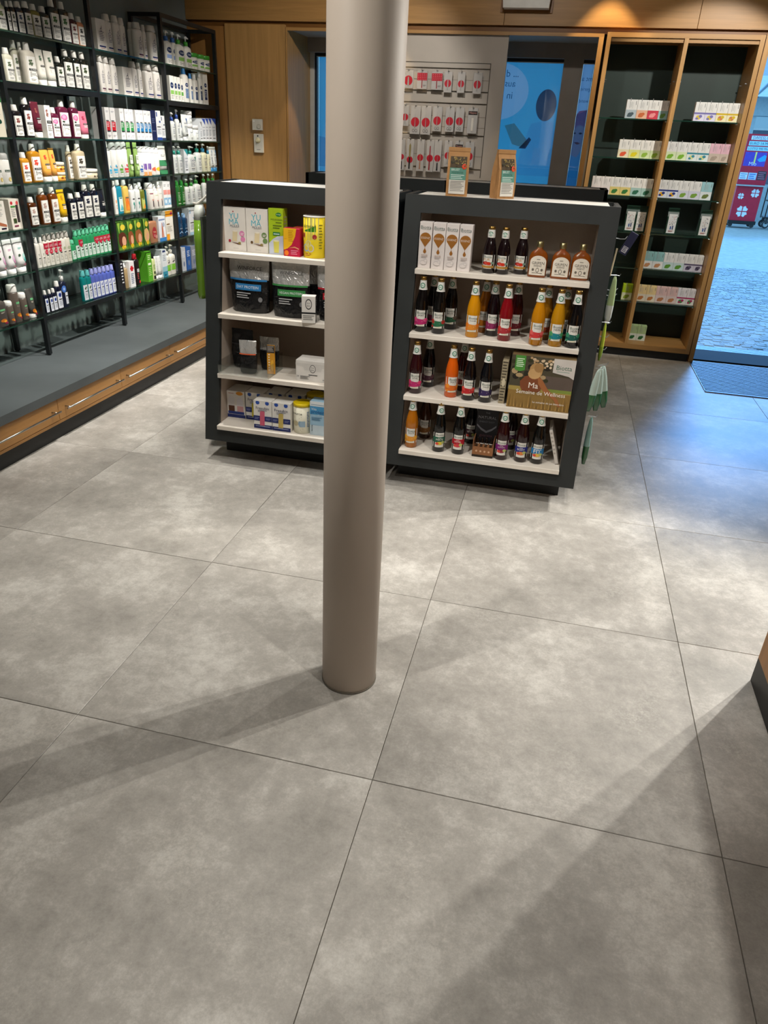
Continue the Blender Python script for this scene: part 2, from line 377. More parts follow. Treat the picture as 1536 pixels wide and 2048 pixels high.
    if k in ('cv', 'cv2', 'cvt', 'cj'):
        body = 'e2dfc0' if k == 'cv2' else 'e9ece8'
        return (.84, .05, .9), [('t', 'CeraVe', .5, .74, .66, '1f3a6a'), ('p', [(.7, .95), (1, .95), (1, .6)], c), ('l', .2, .8, .58, 5, .06, '7a8490'), ('r', .25, .2, .7, .23, K), ('l', .25, .7, .13, 2, .04, 'a0a8b0')], body, (c if k in ('cv', 'cv2') else (c2 if k == 'cj' else (c if c == '3a8ac0' else 'eef0f0')))
    if k == 'cx':
        return (1, 0, 1), [('p', [(0, 1), (1, 1), (1, .72)], c), ('t', 'CeraVe', .5, .62, .7, '1f3a6a'), ('l', .2, .8, .48, 5, .06, '8a929c'), ('r', .2, .12, .8, .15, K)], 'eaedf0', W
    if k == 'ro':
        return (.84, .05, .75), [('l', .2, .8, .85, 2, .05, '9aa0a8'), ('p', ell(.45, .52, .13, .07, 10), c), ('p', ell(.6, .46, .08, .05, 8), '3a3a3a'), ('r', .1, .26, .85, .38, c), ('r', .15, .16, .8, .22, c), ('l', .2, .7, .08, 2, .05, G)], 'ecece8', 'c8ccc8'
    if k == 'ru':
        return (.96, .0, .72), [('r', 0, .34, 1, .72, c), ('l', .2, .8, .62, 2, .08, 'e8e0f0'), ('r', 0, 0, 1, .26, 'e0985a'), ('p', [(0, .24), (.2, .4), (.4, .26), (.6, .42), (.8, .26), (1, .4), (1, .22), (0, .22)], 'f0e0d8'), ('l', .2, .8, .14, 2, .06, 'fff0e0')], 'eae6ea', 'eeeeec'
    if k == 'rd':
        return (.9, .02, .75), [('l', .2, .8, .85, 2, .05, 'a0a0a0'), ('p', ell(.5, .34, .46, .13, 12), c), ('p', ell(.7, .26, .14, .07, 9), 'c04048'), ('l', .2, .8, .12, 2, .05, G)], 'ece8e4', 'eeeeec'
    if k == 'pc':
        return (.9, .05, .95), [('r', .1, .5, .9, .9, 'e8f0e0'), ('l', .2, .8, .8, 3, .06, '5a7a4a'), ('r', .15, .2, .85, .4, 'b8d890'), ('l', .2, .8, .34, 2, .06, 'f0f4e8')], c, 'd8e8c8'
    if k == 'gt':
        return (.95, .0, .85), [('l', .2, .8, .8, 2, .05, '8a8a88'), ('p', [(0, .6), (.6, .6), (1, .36), (0, .36)], c), ('p', [(.5, .6), (1, .6), (1, .4)], '1f5a3c'), ('r', 0, .02, 1, .18, c)], 'ecebe4', '3f8a5c'
    if k == 'hx':
        return (1, 0, 1), [('t', 'DUL-X', .6, .86, .5, '2f6a3a'), ('l', .1, .8, .7, 5, .05, 'a8a8a4'), ('p', [(.1, .35), (.5, .18), (.95, .12), (.95, .2), (.5, .3), (.2, .42)], c), ('r', .55, .04, .9, .1, '2a1a30')], 'e8e2d8', W
    if k == 'hb':
        return (1, 0, 1), [('p', ell(.25, .87, .12, .06, 10), 'c03038'), ('p', ell(.78, .86, .12, .07, 10), 'd85050'), ('r', .12, .72, .55, .78, '3f8a3a'), ('l', .12, .5, .66, 5, .06, 'a0a09c'), ('r', .58, .22, .82, .8, c), ('r', .2, .2, .5, .36, '3a4a28'), ('r', .2, .08, .6, .13, '7a2a48')], 'e6ddd0', W
    if k == 'ft':
        return (.9, .12, .9), [('t', 'louis widmer', .45, .93, .6, G), ('l', .3, .7, .76, 2, .04, c), ('p', ell(.8, .42, .2, .13, 12), 'd8b8d0' if c != '48b0a8' else 'b8e0d8'), ('p', ell(.86, .32, .14, .09, 10), c), ('p', ell(.3, .5, .12, .05, 8), '3a5a3a'), ('l', .5, .85, .14, 2, .03, 'c05070')], 'ecebea', 'f0f0ee'
    if k == 'dc':
        return (.8, .04, .7), [('p', [(.4, .8), (.5, .62), (.6, .82)], '3a5a3a'), ('r', .3, .5, .9, .55, K), ('l', .2, .8, .4, 5, .06, 'a8a8a0')], 'e8e4da', 'ecebe6'
    if k in ('dp', 'dp2'):
        o = [('r', .3, .42, .95, .46, K), ('l', .2, .85, .36, 5, .06, 'a09e94'), ('p', ell(.5, .6, .3, .07, 9), 'b0b898')]
        if k == 'dp': o += [('r', 0, .7, 1, .95, 'b81f3a'), ('t', '-25%', .5, .82, .8, 'f0e4e4'), ('p', ell(.4, .58, .34, .11, 10), 'c82a44'), ('t', '4+1', .4, .58, .4, 'f4e8e8')]
        return (.98, .04, .95), o, c, 'b8b4ac'
    if k in ('dg', 'dr'):
        o = [('r', .05, .05, .95, .62, 'd8e8de'), ('r', .35, .36, .9, .41, K), ('p', ell(.5, .52, .16, .05, 8), '2a3a30'), ('l', .2, .85, .3, 4, .06, '9ab0a4')]
        if k == 'dr': o += [('r', 0, .62, 1, .86, 'b81f3a'), ('t', '-25%', .5, .74, .8, 'f0e4e4'), ('p', ell(.35, .6, .3, .07, 9), 'c82a44')]
        return (.98, .04, .95), o, c, '6ac8a0'
    if k == 'or':
        return (.8, .05, .75), [('p', ell(.4, .6, .2, .1, 9), c), ('l', .2, .8, .4, 4, .06, 'c8a080')], 'ece8e2', 'e8e6e2'
    if k == 'tb':
        return (.8, .1, .6), [('r', .1, 0, .95, 1, 'd0e4e0' if len(a) < 2 else c2), ('l', .2, .85, .85, 3, .08, W), ('p', [(.2, .1), (.5, .5), (.9, .2), (.9, .05), (.2, .05)], '5ab0b8' if len(a) < 2 else 'f09838'), ('r', .2, .9, .8, .97, '2a6a5a')], c, 'e4e8e4'
    if k == 'wm':
        return (.8, .06, .7), [('r', .25, .78, .8, .86, K), ('p', ell(.5, .5, .2, .12, 9), c), ('p', [(.35, .15), (.6, .45), (.75, .4), (.5, .12)], '2f7a70')], 'eceeec', 'eceeec'
    if k == 'ml':
        return (.95, .03, .8), [('r', 0, .9, 1, .97, c), ('p', ell(.5, .55, .2, .05, 8), 'd09080'), ('r', .4, .12, .6, .5, '4a3a40'), ('l', .2, .8, .08, 1, .05, G)], 'e6e0d8', 'eceae6'
    if k == 'pb':
        return (1, 0, 1), [('l', .2, .8, .86, 2, .05, G), ('r', .05, .5, .95, .68, c), ('r', .05, .1, .95, .38, c2), ('p', ell(.5, .24, .25, .08, 9), 'e8f0f4')], 'ecebea', W
    if k == 'gb':
        return (.85, .05, .7), [('t', 'Cetaphil', .5, .9, .6, W), ('l', .2, .8, .75, 6, .09, 'a8d0a8'), ('r', .15, .06, .85, .1, W)], c, '2f9038'
    if k == 'hd':
        return (1, 0, 1), [('r', 0, .5, 1, 1, '2f5a20'), ('p', [(.05, 1), (.2, .55), (.35, 1)], '8ab040'), ('p', [(.4, 1), (.6, .6), (.7, 1)], '6a9030'), ('p', ell(.6, .8, .26, .11, 10), 'd8c040'), ('p', ell(.5, .36, .44, .28, 14), c), ('p', ell(.62, .3, .22, .18, 12), 'd8a080'), ('p', ell(.2, .4, .12, .22, 9), c), ('r', 0, 0, 1, .1, '5a8028'), ('p', ell(.55, .09, .22, .08, 10), 'e8c020'), ('t', 'G', .55, .09, .2, K)], '3f6a28', W
    if k == 'tn':
        return (.8, .1, .75), [('p', ell(.5, .55, .32, .42, 14), 'a8343a'), ('t', 'TAN', .5, .6, .4, 'e8c8a0'), ('l', .35, .65, .4, 3, .06, 'e0a0a0'), ('p', ell(.75, .25, .2, .14, 9), 'c89080')], c, '141210'
    if k == 'lg':
        return (1, 0, 1), [('r', .05, .84, .95, .9, '7a90b8'), ('p', ell(.7, .66, .2, .1, 10), 'b0b8c8'), ('p', [(.35, .15), (.45, .75), (.52, .75), (.5, .15)], c), ('p', [(.55, .15), (.5, .6), (.58, .6), (.7, .15)], 'd88868'), ('r', 0, 0, 1, .14, '3a80c0')], 'e8ebf0', W
    if k == 'oo':
        return (1, 0, 1), [('r', 0, .8, 1, 1, c), ('r', .1, .52, .5, .56, '7a5a30'), ('l', .1, .8, .44, 4, .05, 'b0a898'), ('r', 0, 0, .4, .2, c), ('p', ell(.8, .9, .15, .06, 8), 'c04060')], 'ece6da', W
    if k == 'bb':
        return (.85, .05, .8), [('l', .2, .8, .8, 4, .08, '3a6a90'), ('t', 'elmex', .5, .5, .6, 'b8d0e0'), ('p', [(.1, .15), (.5, .25), (.9, .12), (.9, .18), (.5, .32), (.1, .2)], '90b8d8')], c, '90b8e0'
    if k in ('nt', 'ntt'):
        return (.85, .05, .7), [('r', .25, .86, .75, .97, '6ab07a'), ('l', .3, .7, .78, 2, .05, 'c0b8a8'), ('p', ell(.45, .3, .3, .1, 10), 'b86a20'), ('p', ell(.6, .24, .16, .07, 9), 'e09830'), ('p', ell(.7, .14, .2, .06, 9), '8a2040')], c, 'e4e2dc'
    if k == 'bl':
        return (.84, .06, .8), [('r', 0, 0, 1, 1, 'dfe2ea'), ('p', ell(.5, .78, .3, .13, 12), '2a4aa0'), ('p', ell(.5, .78, .14, .06, 9), '16205a'), ('r', .2, .5, .85, .55, K), ('l', .2, .8, .4, 5, .06, '9aa0b0')], c, 'e8e6e2'
    if k == 'blp':
        return (.9, .05, .9), [('p', ell(.35, .78, .36, .16, 14), '4a78c8'), ('p', ell(.35, .78, .16, .07, 9), 'a8c0e8'), ('r', .4, .1, .98, .62, 'dfe2ea'), ('r', .45, .44, .95, .48, K), ('l', .45, .9, .36, 4, .06, '9aa0b0')], c, 'e0e0de'
    if k in ('lp', 'lv'):
        return (.9, .05, .66), [('r', .05, 0, .95, 1, 'e0e4ec'), ('p', ell(.4, .76, .16, .07, 8), '3a5a30' if k == 'lp' else '6a70b0'), ('p', ell(.55, .84, .16, .05, 8), '3a5a30' if k == 'lp' else '8a90c8'), ('r', .3, .55, .9, .6, K), ('l', .2, .85, .45, 5, .07, 'a0a8b8')], c, '60b8b8' if k == 'lp' else '9aa0dc'
    if k == 'tx':
        return (1, 0, 1), [('l', .25, .75, .9, 7, .11, 'd8d8dc')], c, W
    if k == 'gs':
        return (.8, .05, .6), [('l', .2, .8, .8, 4, .08, 'e0d4b8')], c, 'e8e6e2'
    if k == 'ar':
        return (1, 0, 1), [('r', .0, .82, 1, 1, 'e8e4e4'), ('r', .3, .62, .7, .82, c), ('r', .15, .68, .85, .76, c), ('l', .2, .8, .5, 6, .07, '6a7a9a')], 'eae8e8', W
    if k == 'kr':
        return (.8, .05, .7), [('r', .3, .7, .8, .9, 'c8c8c8'), ('l', .3, .6, .6, 4, .1, 'e0605a'), ('p', ell(.7, .12, .16, .1, 8), 'd83028')], c, 'b81f2c'
    if k == 'gn':
        return (1, 0, 1), [('l', .2, .8, .85, 3, .06, 'd0e8b0'), ('r', .2, .55, .8, .62, 'e8f4d8'), ('l', .2, .8, .45, 5, .06, 'c0e090')], c, W
    if k == 'pn':
        return (.8, .05, .8), [('r', .1, 0, .9, .22, K), ('l', .2, .8, .85, 4, .08, '5a8a30'), ('p', ell(.5, .4, .3, .1, 9), '2a3a20')], c, '1a1a1a'
    if k == 'pw':
        return (.7, .12, .9), [('l', .35, .65, .8, 7, .09, 'b0b4b0')], c, 'ececea'
    if k == 'be':
        return (1, 0, 1), [('r', .2, .9, .8, .97, '2a3a6a'), ('l', .2, .8, .78, 4, .06, 'a0aab4'), ('r', 0, .0, 1, .2, c), ('r', 0, .2, 1, .38, '9ac8d4'), ('r', .3, .04, .7, .1, '1f5a70')], 'e6ebee', W
    if k == 'bp':
        return (.92, .08, .85), [('p', ell(.4, .72, .1, .06, 9), K), ('p', ell(.62, .76, .09, .06, 9), K), ('r', 0, .2, 1, .58, c), ('l', .2, .8, .5, 4, .07, 'f0f4e0'), ('l', .2, .8, .86, 1, .05, '6a6a60')], 'e6e2d6', 'd8d4c8'
    if k == 'sv':
        return (1, 0, 1), [('l', .2, .8, .8, 4, .07, 'd8dce4'), ('p', ell(.5, .3, .2, .12, 9), '6a7a9a')], c, W
    return (.8, .1, .8), [], c, W

# ---------------------------------------------------------------- product bodies (front faces -y, base at z 0)
def srect(w, d, z, p=3.2, n=16):
    o = []
    for i in range(n):
        a = 2*math.pi*i/n; c, s_ = math.cos(a), math.sin(a)
        o.append((w/2*math.copysign(abs(c)**(2/p), c), d/2*math.copysign(abs(s_)**(2/p), s_), z))
    return o
def rings(spec, p=3.2, n=16): return [srect(w, d, z, p, n) for w, d, z in spec]
PROTO = {}
def product(kind, wd, h, st):
    key = (kind, round(wd, 3), round(h, 3), st)
    if key in PROTO: return PROTO[key]
    area, sh, cb, cc = design(st); parts = []
    def lab(w, d, hb, p, z0=0):
        if not sh: return
        wf, v0, v1 = area
        pr = Print(-w*wf/2, w*wf/2, z0+hb*v0, z0+hb*v1, oval(w, d, p) if p else flat(d)).draw(sh)
        parts.append(('print' if p is None or not (sh and sh[0][0] == 'r' and sh[0][1:5] == (0, 0, 1, 1)) else 'label', pr.mb.mesh('label')))
    if kind == 'bottle':
        d = min(wd*.62, .05); hc = min(.19*h, .036); hb = h-hc; nw = min(wd*.52, .032)
        mb = MB().loft(rings([(wd*.94, d*.94, 0), (wd, d, .005), (wd, d, hb*.88), (wd*.96, d*.96, hb*.935), (wd*.78, d*.8, hb*.975), (nw*1.04, nw*1.04, hb)]), M(cb, 'glossy' if st[:2] in ('kl', 'tb', 'bl', 'lv', 'lp', 'dg', 'dr', 'gb', 'bb') else 'plastic'))
        parts.append(('body', mb.mesh('bottle_body', True)))
        wide = wd*.62 if st[:2] in ('du', 'dp', 'dg', 'dr', 'lv', 'lp') else nw
        mb = MB().lathe([(wide*.54, hb-.001), (wide*.55, hb+.004), (wide*.44, h-.002), (wide*.40, h)], M(cc), 14)
        parts.append(('cap', mb.mesh('cap', True))); lab(wd, d, hb, 3.2)
    elif kind == 'pump':
        d = min(wd*.6, .055); hb = h*.70; nw = min(wd*.36, .026)
        mb = MB().loft(rings([(wd*.94, d*.94, 0), (wd, d, .005), (wd, d, hb*.82), (wd*.93, d*.93, hb*.92), (nw*1.1, nw*1.1, hb)]), M(cb))
        parts.append(('body', mb.mesh('bottle_body', True)))
        hp = h-hb; mb = MB().lathe([(nw*.62, hb-.001), (nw*.62, hb+hp*.42), (nw*.3, hb+hp*.46)], M(cc), 12)
        mw = M('e8e8e4' if cc not in ('d8d4c8', 'e0e0de') else cc)
        mb.lathe([(nw*.2, hb+hp*.46), (nw*.2, hb+hp*.76), (nw*.42, hb+hp*.8), (nw*.42, h)], mw, 10)
        mb.hexa([(0, -.005, h-hp*.2), (wd*.42, -.004, h-hp*.24), (wd*.42, .004, h-hp*.24), (0, .005, h-hp*.2), (0, -.005, h-.001), (wd*.42, -.004, h-hp*.12), (wd*.42, .004, h-hp*.12), (0, .005, h-.001)], mw)
        parts.append(('pump', mb.mesh('pump', True))); lab(wd, d, hb, 3.2)
    elif kind == 'tube':
        hc = min(.035, h*.16); r = min(wd*.5, .026)
        mb = MB().loft(rings([(wd*.86, min(wd*.8, .045), hc), (wd*.94, min(wd*.72, .042), hc+h*.2), (wd, .026, h*.7), (wd*1.04, .006, h-.012), (wd*1.04, .004, h)], 2.4), M(cb))
        parts.append(('body', mb.mesh('tube_body', True)))
        parts.append(('cap', MB().loft(rings([(wd*.80, min(wd*.74, .042), 0), (wd*.84, min(wd*.78, .044), .003), (wd*.84, min(wd*.78, .044), hc)], 2.2), M(cc)).mesh('cap', True)))
        if sh:
            wf, v0, v1 = area
            def surf(u, v, e):
                t = min(1, max(0, (v-hc)/(h-hc))); dd = min(wd*.8, .045)*(1-t)+.004*t; x = min(.97, abs(u)/(wd*.48))
                return (u, -(dd/2)*(1-x**2.4)**(1/2.4)-e-.0042, v)
            parts.append(('print', Print(-wd*wf/2, wd*wf/2, h*v0, h*v1, surf).draw(sh).mb.mesh('print')))
    elif kind in ('can', 'spray'):
        r = min(wd/2, .034); hb = h*(.80 if kind == 'can' else .74)
        parts.append(('body', MB().lathe([(r*.94, 0), (r, .004), (r, hb*.95), (r*.86, hb)], M(cb), 18).mesh('can_body', True)))
        if kind == 'can': mb = MB().lathe([(r*.90, hb-.002), (r*.92, hb+.003), (r*.9, h-.008), (r*.7, h)], M(cc), 16)
        else:
            mb = MB().lathe([(r*.55, hb-.002), (r*.55, hb+(h-hb)*.4), (r*.35, hb+(h-hb)*.45), (r*.35, h-.002), (r*.2, h)], M(cc), 12)
        parts.append(('cap', mb.mesh('cap', True)))
        if sh:
            wf, v0, v1 = area
            parts.append(('print', Print(-r*wf, r*wf, hb*v0, hb*v1, oval(2*r, 2*r, 2)).draw(sh).mb.mesh('print')))
    elif kind == 'jar':
        r = wd/2; hl = min(.028, h*.34); hb = h-hl
        parts.append(('body', MB().lathe([(r*.92, 0), (r*.96, .003), (r*.96, hb)], M(cb), 20).mesh('jar_body', True)))
        parts.append(('lid', MB().lathe([(r, hb-.001), (r, h-.003), (r*.95, h)], M(cc), 20).mesh('lid', True)))
        wf, v0, v1 = area
        parts.append(('print', Print(-r*wf*.9, r*wf*.9, hb*v0, hb*v1, oval(2*r*.97, 2*r*.97, 2)).draw(sh).mb.mesh('print')))
    elif kind == 'pouch2':
        mb = MB().loft(rings([(wd*.9, .028, 0), (wd, .03, h*.1), (wd, .02, h*.7), (wd, .003, h*.9), (wd, .003, h)], 2.5), M(cb, 'glossy'))
        parts.append(('body', mb.mesh('pouch_body', True)))
        wf, v0, v1 = area
        parts.append(('print', Print(-wd*wf/2, wd*wf/2, h*v0, h*.7, flat(.031)).draw(sh).mb.mesh('print')))
    else:
        d = .10 if wd < .09 else .06
        parts.append(('body', MB().box(-wd/2, wd/2, -d/2, d/2, 0, h, M(cb, 'paper')).mesh('carton_body')))
        lab(wd, d, h, None)
    PROTO[key] = parts
    return parts
KNAME = dict(bottle='care_bottle', pump='pump_bottle', tube='cream_tube', can='spray_can', spray='spray_bottle', jar='cream_jar', box='carton', pouch2='refill_pouch')
KCAT = dict(bottle='bottle', pump='pump bottle', tube='tube', can='can', spray='spray bottle', jar='jar', box='carton', pouch2='pouch')
DEPTH = dict(bottle=.05, pump=.055, tube=.045, can=.068, spray=.068, jar=.09, box=.055, pouch2=.03)
def put(name, label, cat, loc, rz, parts, group=None):
    e = empty(name, loc, rz); tag(e, label, cat, group)
    for pn, me in parts:
        link(pn, me, e)
    return e

LEFT=[
('bottle', -2.735, 2.561, 1.968, 0.07, 0.142, 'kl:bfc8a8:6a7a4a', 'pale green shampoo bottle, second wall bay, topmost shelf'),
('bottle', -2.735, 2.614, 1.968, 0.027, 0.135, 'kl:16181c:4a5a3a', 'dark blue shampoo bottle, first of 4, second wall bay, topmost shelf'),
('bottle', -2.735, 2.652, 1.968, 0.04, 0.141, 'kl:16181c:4a5a3a', 'dark blue shampoo bottle, second of 4, second wall bay, topmost shelf'),
('bottle', -2.735, 2.711, 1.968, 0.06, 0.148, 'kl:141a2c:3a4a6a', 'dark blue shampoo bottle, third of 4, second wall bay, topmost shelf'),
('bottle', -2.735, 2.7765, 1.968, 0.062, 0.157, 'kl:1b2430:556b4a', 'dark blue shampoo bottle, fourth of 4, second wall bay, topmost shelf'),
('bottle', -2.735, 2.8475, 1.968, 0.081, 0.156, 'kl:7c7430:333333', 'olive yellow shampoo bottle, second wall bay, topmost shelf'),
('bottle', -2.735, 2.929, 1.968, 0.083, 0.157, 'kl:15201c:3f6b3a', 'small dark green shampoo bottle, second wall bay, topmost shelf'),
('bottle', -2.735, 3.0175, 1.968, 0.095, 0.202, 'kl:101a18:3f6b3a', 'large dark green shampoo bottle, first of 2, second wall bay, topmost shelf'),
('bottle', -2.735, 3.111, 1.968, 0.093, 0.204, 'kl:101a18:3f6b3a', 'large dark green shampoo bottle, second of 2, second wall bay, topmost shelf'),
('bottle', -2.735, 3.192, 1.968, 0.07, 0.161, 'kl:4a1820:6a2a30', 'slim maroon shampoo bottle, second wall bay, topmost shelf'),
('bottle', -2.735, 3.261, 1.968, 0.069, 0.153, 'kl2:d8906a:333333', 'small salmon care bottle, second wall bay, topmost shelf'),
('box', -2.735, 3.465, 1.968, 0.106, 0.169, 'du:202a6a', 'white carton with navy stripe, third wall bay, topmost shelf'),
('bottle', -2.735, 3.564, 1.968, 0.079, 0.207, 'du:202a6a', 'white lotion bottle with navy stripe, first of 4, third wall bay, topmost shelf'),
('bottle', -2.735, 3.661, 1.968, 0.069, 0.211, 'du:202a6a', 'white lotion bottle with navy stripe, second of 4, third wall bay, topmost shelf'),
('bottle', -2.735, 3.731, 1.968, 0.062, 0.208, 'du:202a6a', 'white lotion bottle with navy stripe, third of 4, third wall bay, topmost shelf'),
('bottle', -2.735, 3.936, 1.968, 0.086, 0.21, 'du:5a2040', 'white lotion bottle with plum stripe, first of 2, third wall bay, topmost shelf'),
('bottle', -2.785, 3.938, 1.968, 0.058, 0.21, 'du:5a2040', 'white lotion bottle with plum stripe, second of 2, third wall bay, topmost shelf'),
('bottle', -2.735, 4.003, 1.968, 0.043, 0.204, 'du:202a6a', 'slim white lotion bottle, first of 2, third wall bay, topmost shelf'),
('bottle', -2.735, 4.124, 1.968, 0.104, 0.214, 'du:202a6a', 'white lotion bottle with navy stripe, fourth of 4, third wall bay, topmost shelf'),
('bottle', -2.785, 4.147, 1.968, 0.052, 0.213, 'du:202a6a', 'slim white lotion bottle, second of 2, third wall bay, topmost shelf'),
('pump', -2.735, 4.342, 1.968, 0.093, 0.214, 'ce:8fa8d8:3a66a8', 'white pump bottle with blue collar, first of 2, rightmost wall bay, topmost shelf'),
('pump', -2.765, 4.491, 1.968, 0.075, 0.22, 'ce:8fa8d8:3a66a8', 'white pump bottle with blue collar, second of 2, rightmost wall bay, topmost shelf'),
('pump', -2.735, 4.53, 1.968, 0.113, 0.211, 'ce:8cc060:3f9a30', 'white pump bottle with green collar, first of 2, rightmost wall bay, topmost shelf'),
('pump', -2.735, 4.653, 1.968, 0.105, 0.211, 'ce:8cc060:3f9a30', 'white pump bottle with green collar, second of 2, rightmost wall bay, topmost shelf'),
('jar', -2.735, 4.773, 1.968, 0.121, 0.115, 'ce:8cc060:3f9a30', 'white cream tub with green lid, first of 3, rightmost wall bay, topmost shelf'),
('jar', -2.735, 4.8915, 1.968, 0.09, 0.115, 'ce:8cc060:3f9a30', 'white cream tub with green lid, second of 3, rightmost wall bay, topmost shelf'),
('jar', -2.735, 4.993, 1.968, 0.114, 0.116, 'ce:8cc060:3f9a30', 'white cream tub with green lid, third of 3, rightmost wall bay, topmost shelf'),
('bottle', -2.735, 2.558, 1.735, 0.069, 0.156, 'kl:d8d4c0:5a6a50', 'small pale shampoo bottle, second wall bay, second highest shelf'),
('bottle', -2.795, 2.699, 1.735, 0.052, 0.204, 'kl:d0cdb8:5a6a50', 'tall pale shampoo bottle, second wall bay, second highest shelf'),
('bottle', -2.775, 2.72, 1.735, 0.036, 0.197, 'kl:b0ac9c:5a6a50', 'narrow pale shampoo bottle, second wall bay, second highest shelf'),
('bottle', -2.735, 2.741, 1.735, 0.097, 0.199, 'kl:d6cfc0:5a6a50', 'wide pale shampoo bottle, second wall bay, second highest shelf'),
('tube', -2.735, 2.834, 1.735, 0.068, 0.177, 'klt:ece8dc:5f7a66', 'white conditioner tube, first of 2, second wall bay, second highest shelf'),
('tube', -2.735, 2.917, 1.735, 0.079, 0.176, 'klt:ece8dc:5f7a66', 'white conditioner tube, second of 2, second wall bay, second highest shelf'),
('bottle', -2.735, 2.999, 1.735, 0.076, 0.158, 'kl:161a16:3a4a30', 'small black shampoo bottle, second wall bay, second highest shelf'),
('bottle', -2.735, 3.0845, 1.735, 0.096, 0.202, 'kl:161a16:3a4a30', 'tall black shampoo bottle, first of 3, second wall bay, second highest shelf'),
('bottle', -2.735, 3.1695, 1.735, 0.075, 0.203, 'kl:161a16:3a4a30', 'tall black shampoo bottle, second of 3, second wall bay, second highest shelf'),
('bottle', -2.735, 3.251, 1.735, 0.089, 0.204, 'kl:161a16:3a4a30', 'tall black shampoo bottle, third of 3, second wall bay, second highest shelf'),
('bottle', -2.735, 3.431, 1.735, 0.054, 0.205, 'du:5a3a4a', 'white lotion bottle with brown stripe, first of 3, third wall bay, second highest shelf'),
('bottle', -2.735, 3.497, 1.735, 0.067, 0.204, 'du:5a3a4a', 'white lotion bottle with brown stripe, second of 3, third wall bay, second highest shelf'),
('bottle', -2.735, 3.575, 1.735, 0.067, 0.204, 'du:2a2a50', 'white lotion bottle with brown stripe, third of 3, third wall bay, second highest shelf'),
('box', -2.735, 3.721, 1.735, 0.117, 0.165, 'du:2a3560', 'white carton with mauve print, third wall bay, second highest shelf'),
('bottle', -2.735, 3.827, 1.735, 0.073, 0.207, 'du:202a6a', 'white lotion bottle with navy stripe, first of 4, third wall bay, second highest shelf'),
('bottle', -2.765, 3.945, 1.735, 0.05, 0.209, 'du:202a6a', 'white lotion bottle with navy stripe, second of 4, third wall bay, second highest shelf'),
('bottle', -2.735, 4.02, 1.735, 0.108, 0.206, 'du:202a6a', 'white lotion bottle with navy stripe, third of 4, third wall bay, second highest shelf'),
('bottle', -2.735, 4.13, 1.735, 0.092, 0.211, 'du:202a6a', 'white lotion bottle with navy stripe, fourth of 4, third wall bay, second highest shelf'),
('box', -2.735, 4.333, 1.735, 0.065, 0.164, 'ce:8cc060:3f9a30', 'white and green carton, first of 3, rightmost wall bay, second highest shelf'),
('box', -2.735, 4.392, 1.735, 0.047, 0.162, 'ce:8cc060:3f9a30', 'white and green carton, second of 3, rightmost wall bay, second highest shelf'),
('box', -2.735, 4.443, 1.735, 0.049, 0.161, 'ce:8cc060:3f9a30', 'white and green carton, third of 3, rightmost wall bay, second highest shelf'),
('box', -2.735, 4.492, 1.735, 0.037, 0.155, 'ce:5aa040:2f7a30', 'narrow green and white carton, rightmost wall bay, second highest shelf'),
('bottle', -2.735, 4.574, 1.735, 0.088, 0.226, 'cb:3a86c8:6a84a8', 'white curved bottle with blue cap, first of 2, rightmost wall bay, second highest shelf'),
('bottle', -2.735, 4.657, 1.735, 0.048, 0.203, 'cb:3a86c8:6a84a8', 'white curved bottle with blue cap, second of 2, rightmost wall bay, second highest shelf'),
('bottle', -2.735, 4.738, 1.735, 0.071, 0.203, 'cb:e8e8e4:3a4a6a', 'slender white lotion bottle, first of 2, rightmost wall bay, second highest shelf'),
('bottle', -2.735, 4.822, 1.735, 0.054, 0.222, 'cb:e8e8e4:3a4a6a', 'slender white lotion bottle, second of 2, rightmost wall bay, second highest shelf'),
('box', -2.735, 4.899, 1.735, 0.081, 0.219, 'cb2:7a6a60:2a3a66', 'tall white carton with brown panel, rightmost wall bay, second highest shelf'),
('box', -2.735, 2.354, 1.468, 0.164, 0.183, 'wx:2f7a3a', 'large white carton with green corner, leftmost wall bay, third highest shelf'),
('bottle', -2.735, 2.554, 1.468, 0.077, 0.159, 'kl:161416:8a4a44', 'small black shampoo bottle with red blossom, second wall bay, third highest shelf'),
('bottle', -2.735, 2.645, 1.468, 0.073, 0.2, 'kl:161416:8a4a44', 'tall black shampoo bottle with red blossom, second wall bay, third highest shelf'),
('tube', -2.735, 2.724, 1.468, 0.07, 0.181, 'klt:5a1a2a:8a4a44', 'maroon conditioner tube, second wall bay, third highest shelf'),
('box', -2.735, 2.811, 1.468, 0.052, 0.168, 'kb:8a5a50', 'white carton with brown blossom, second wall bay, third highest shelf'),
('bottle', -2.735, 2.885, 1.468, 0.075, 0.16, 'kl:5a1a34:d880a0', 'small maroon shampoo bottle with peony label, second wall bay, third highest shelf'),
('bottle', -2.735, 2.976, 1.468, 0.098, 0.203, 'kl:5a1a34:d880a0', 'large maroon shampoo bottle with peony label, first of 2, second wall bay, third highest shelf'),
('bottle', -2.735, 3.087, 1.468, 0.077, 0.203, 'kl:5a1a34:d880a0', 'large maroon shampoo bottle with peony label, second of 2, second wall bay, third highest shelf'),
('tube', -2.735, 3.171, 1.468, 0.082, 0.151, 'klt:e88098:c04060', 'pink conditioner tube, second wall bay, third highest shelf'),
('box', -2.735, 3.425, 1.468, 0.053, 0.185, 'rb:c8202c', 'white carton with red panel, first of 2, third wall bay, third highest shelf'),
('box', -2.735, 3.488, 1.468, 0.059, 0.185, 'rb:c8202c', 'white carton with red panel, second of 2, third wall bay, third highest shelf'),
('box', -2.735, 3.597, 1.468, 0.051, 0.186, 'rb:2f8a48', 'white carton with green panel, first of 3, third wall bay, third highest shelf'),
('box', -2.735, 3.661, 1.468, 0.053, 0.186, 'rb:2f8a48', 'white carton with green panel, second of 3, third wall bay, third highest shelf'),
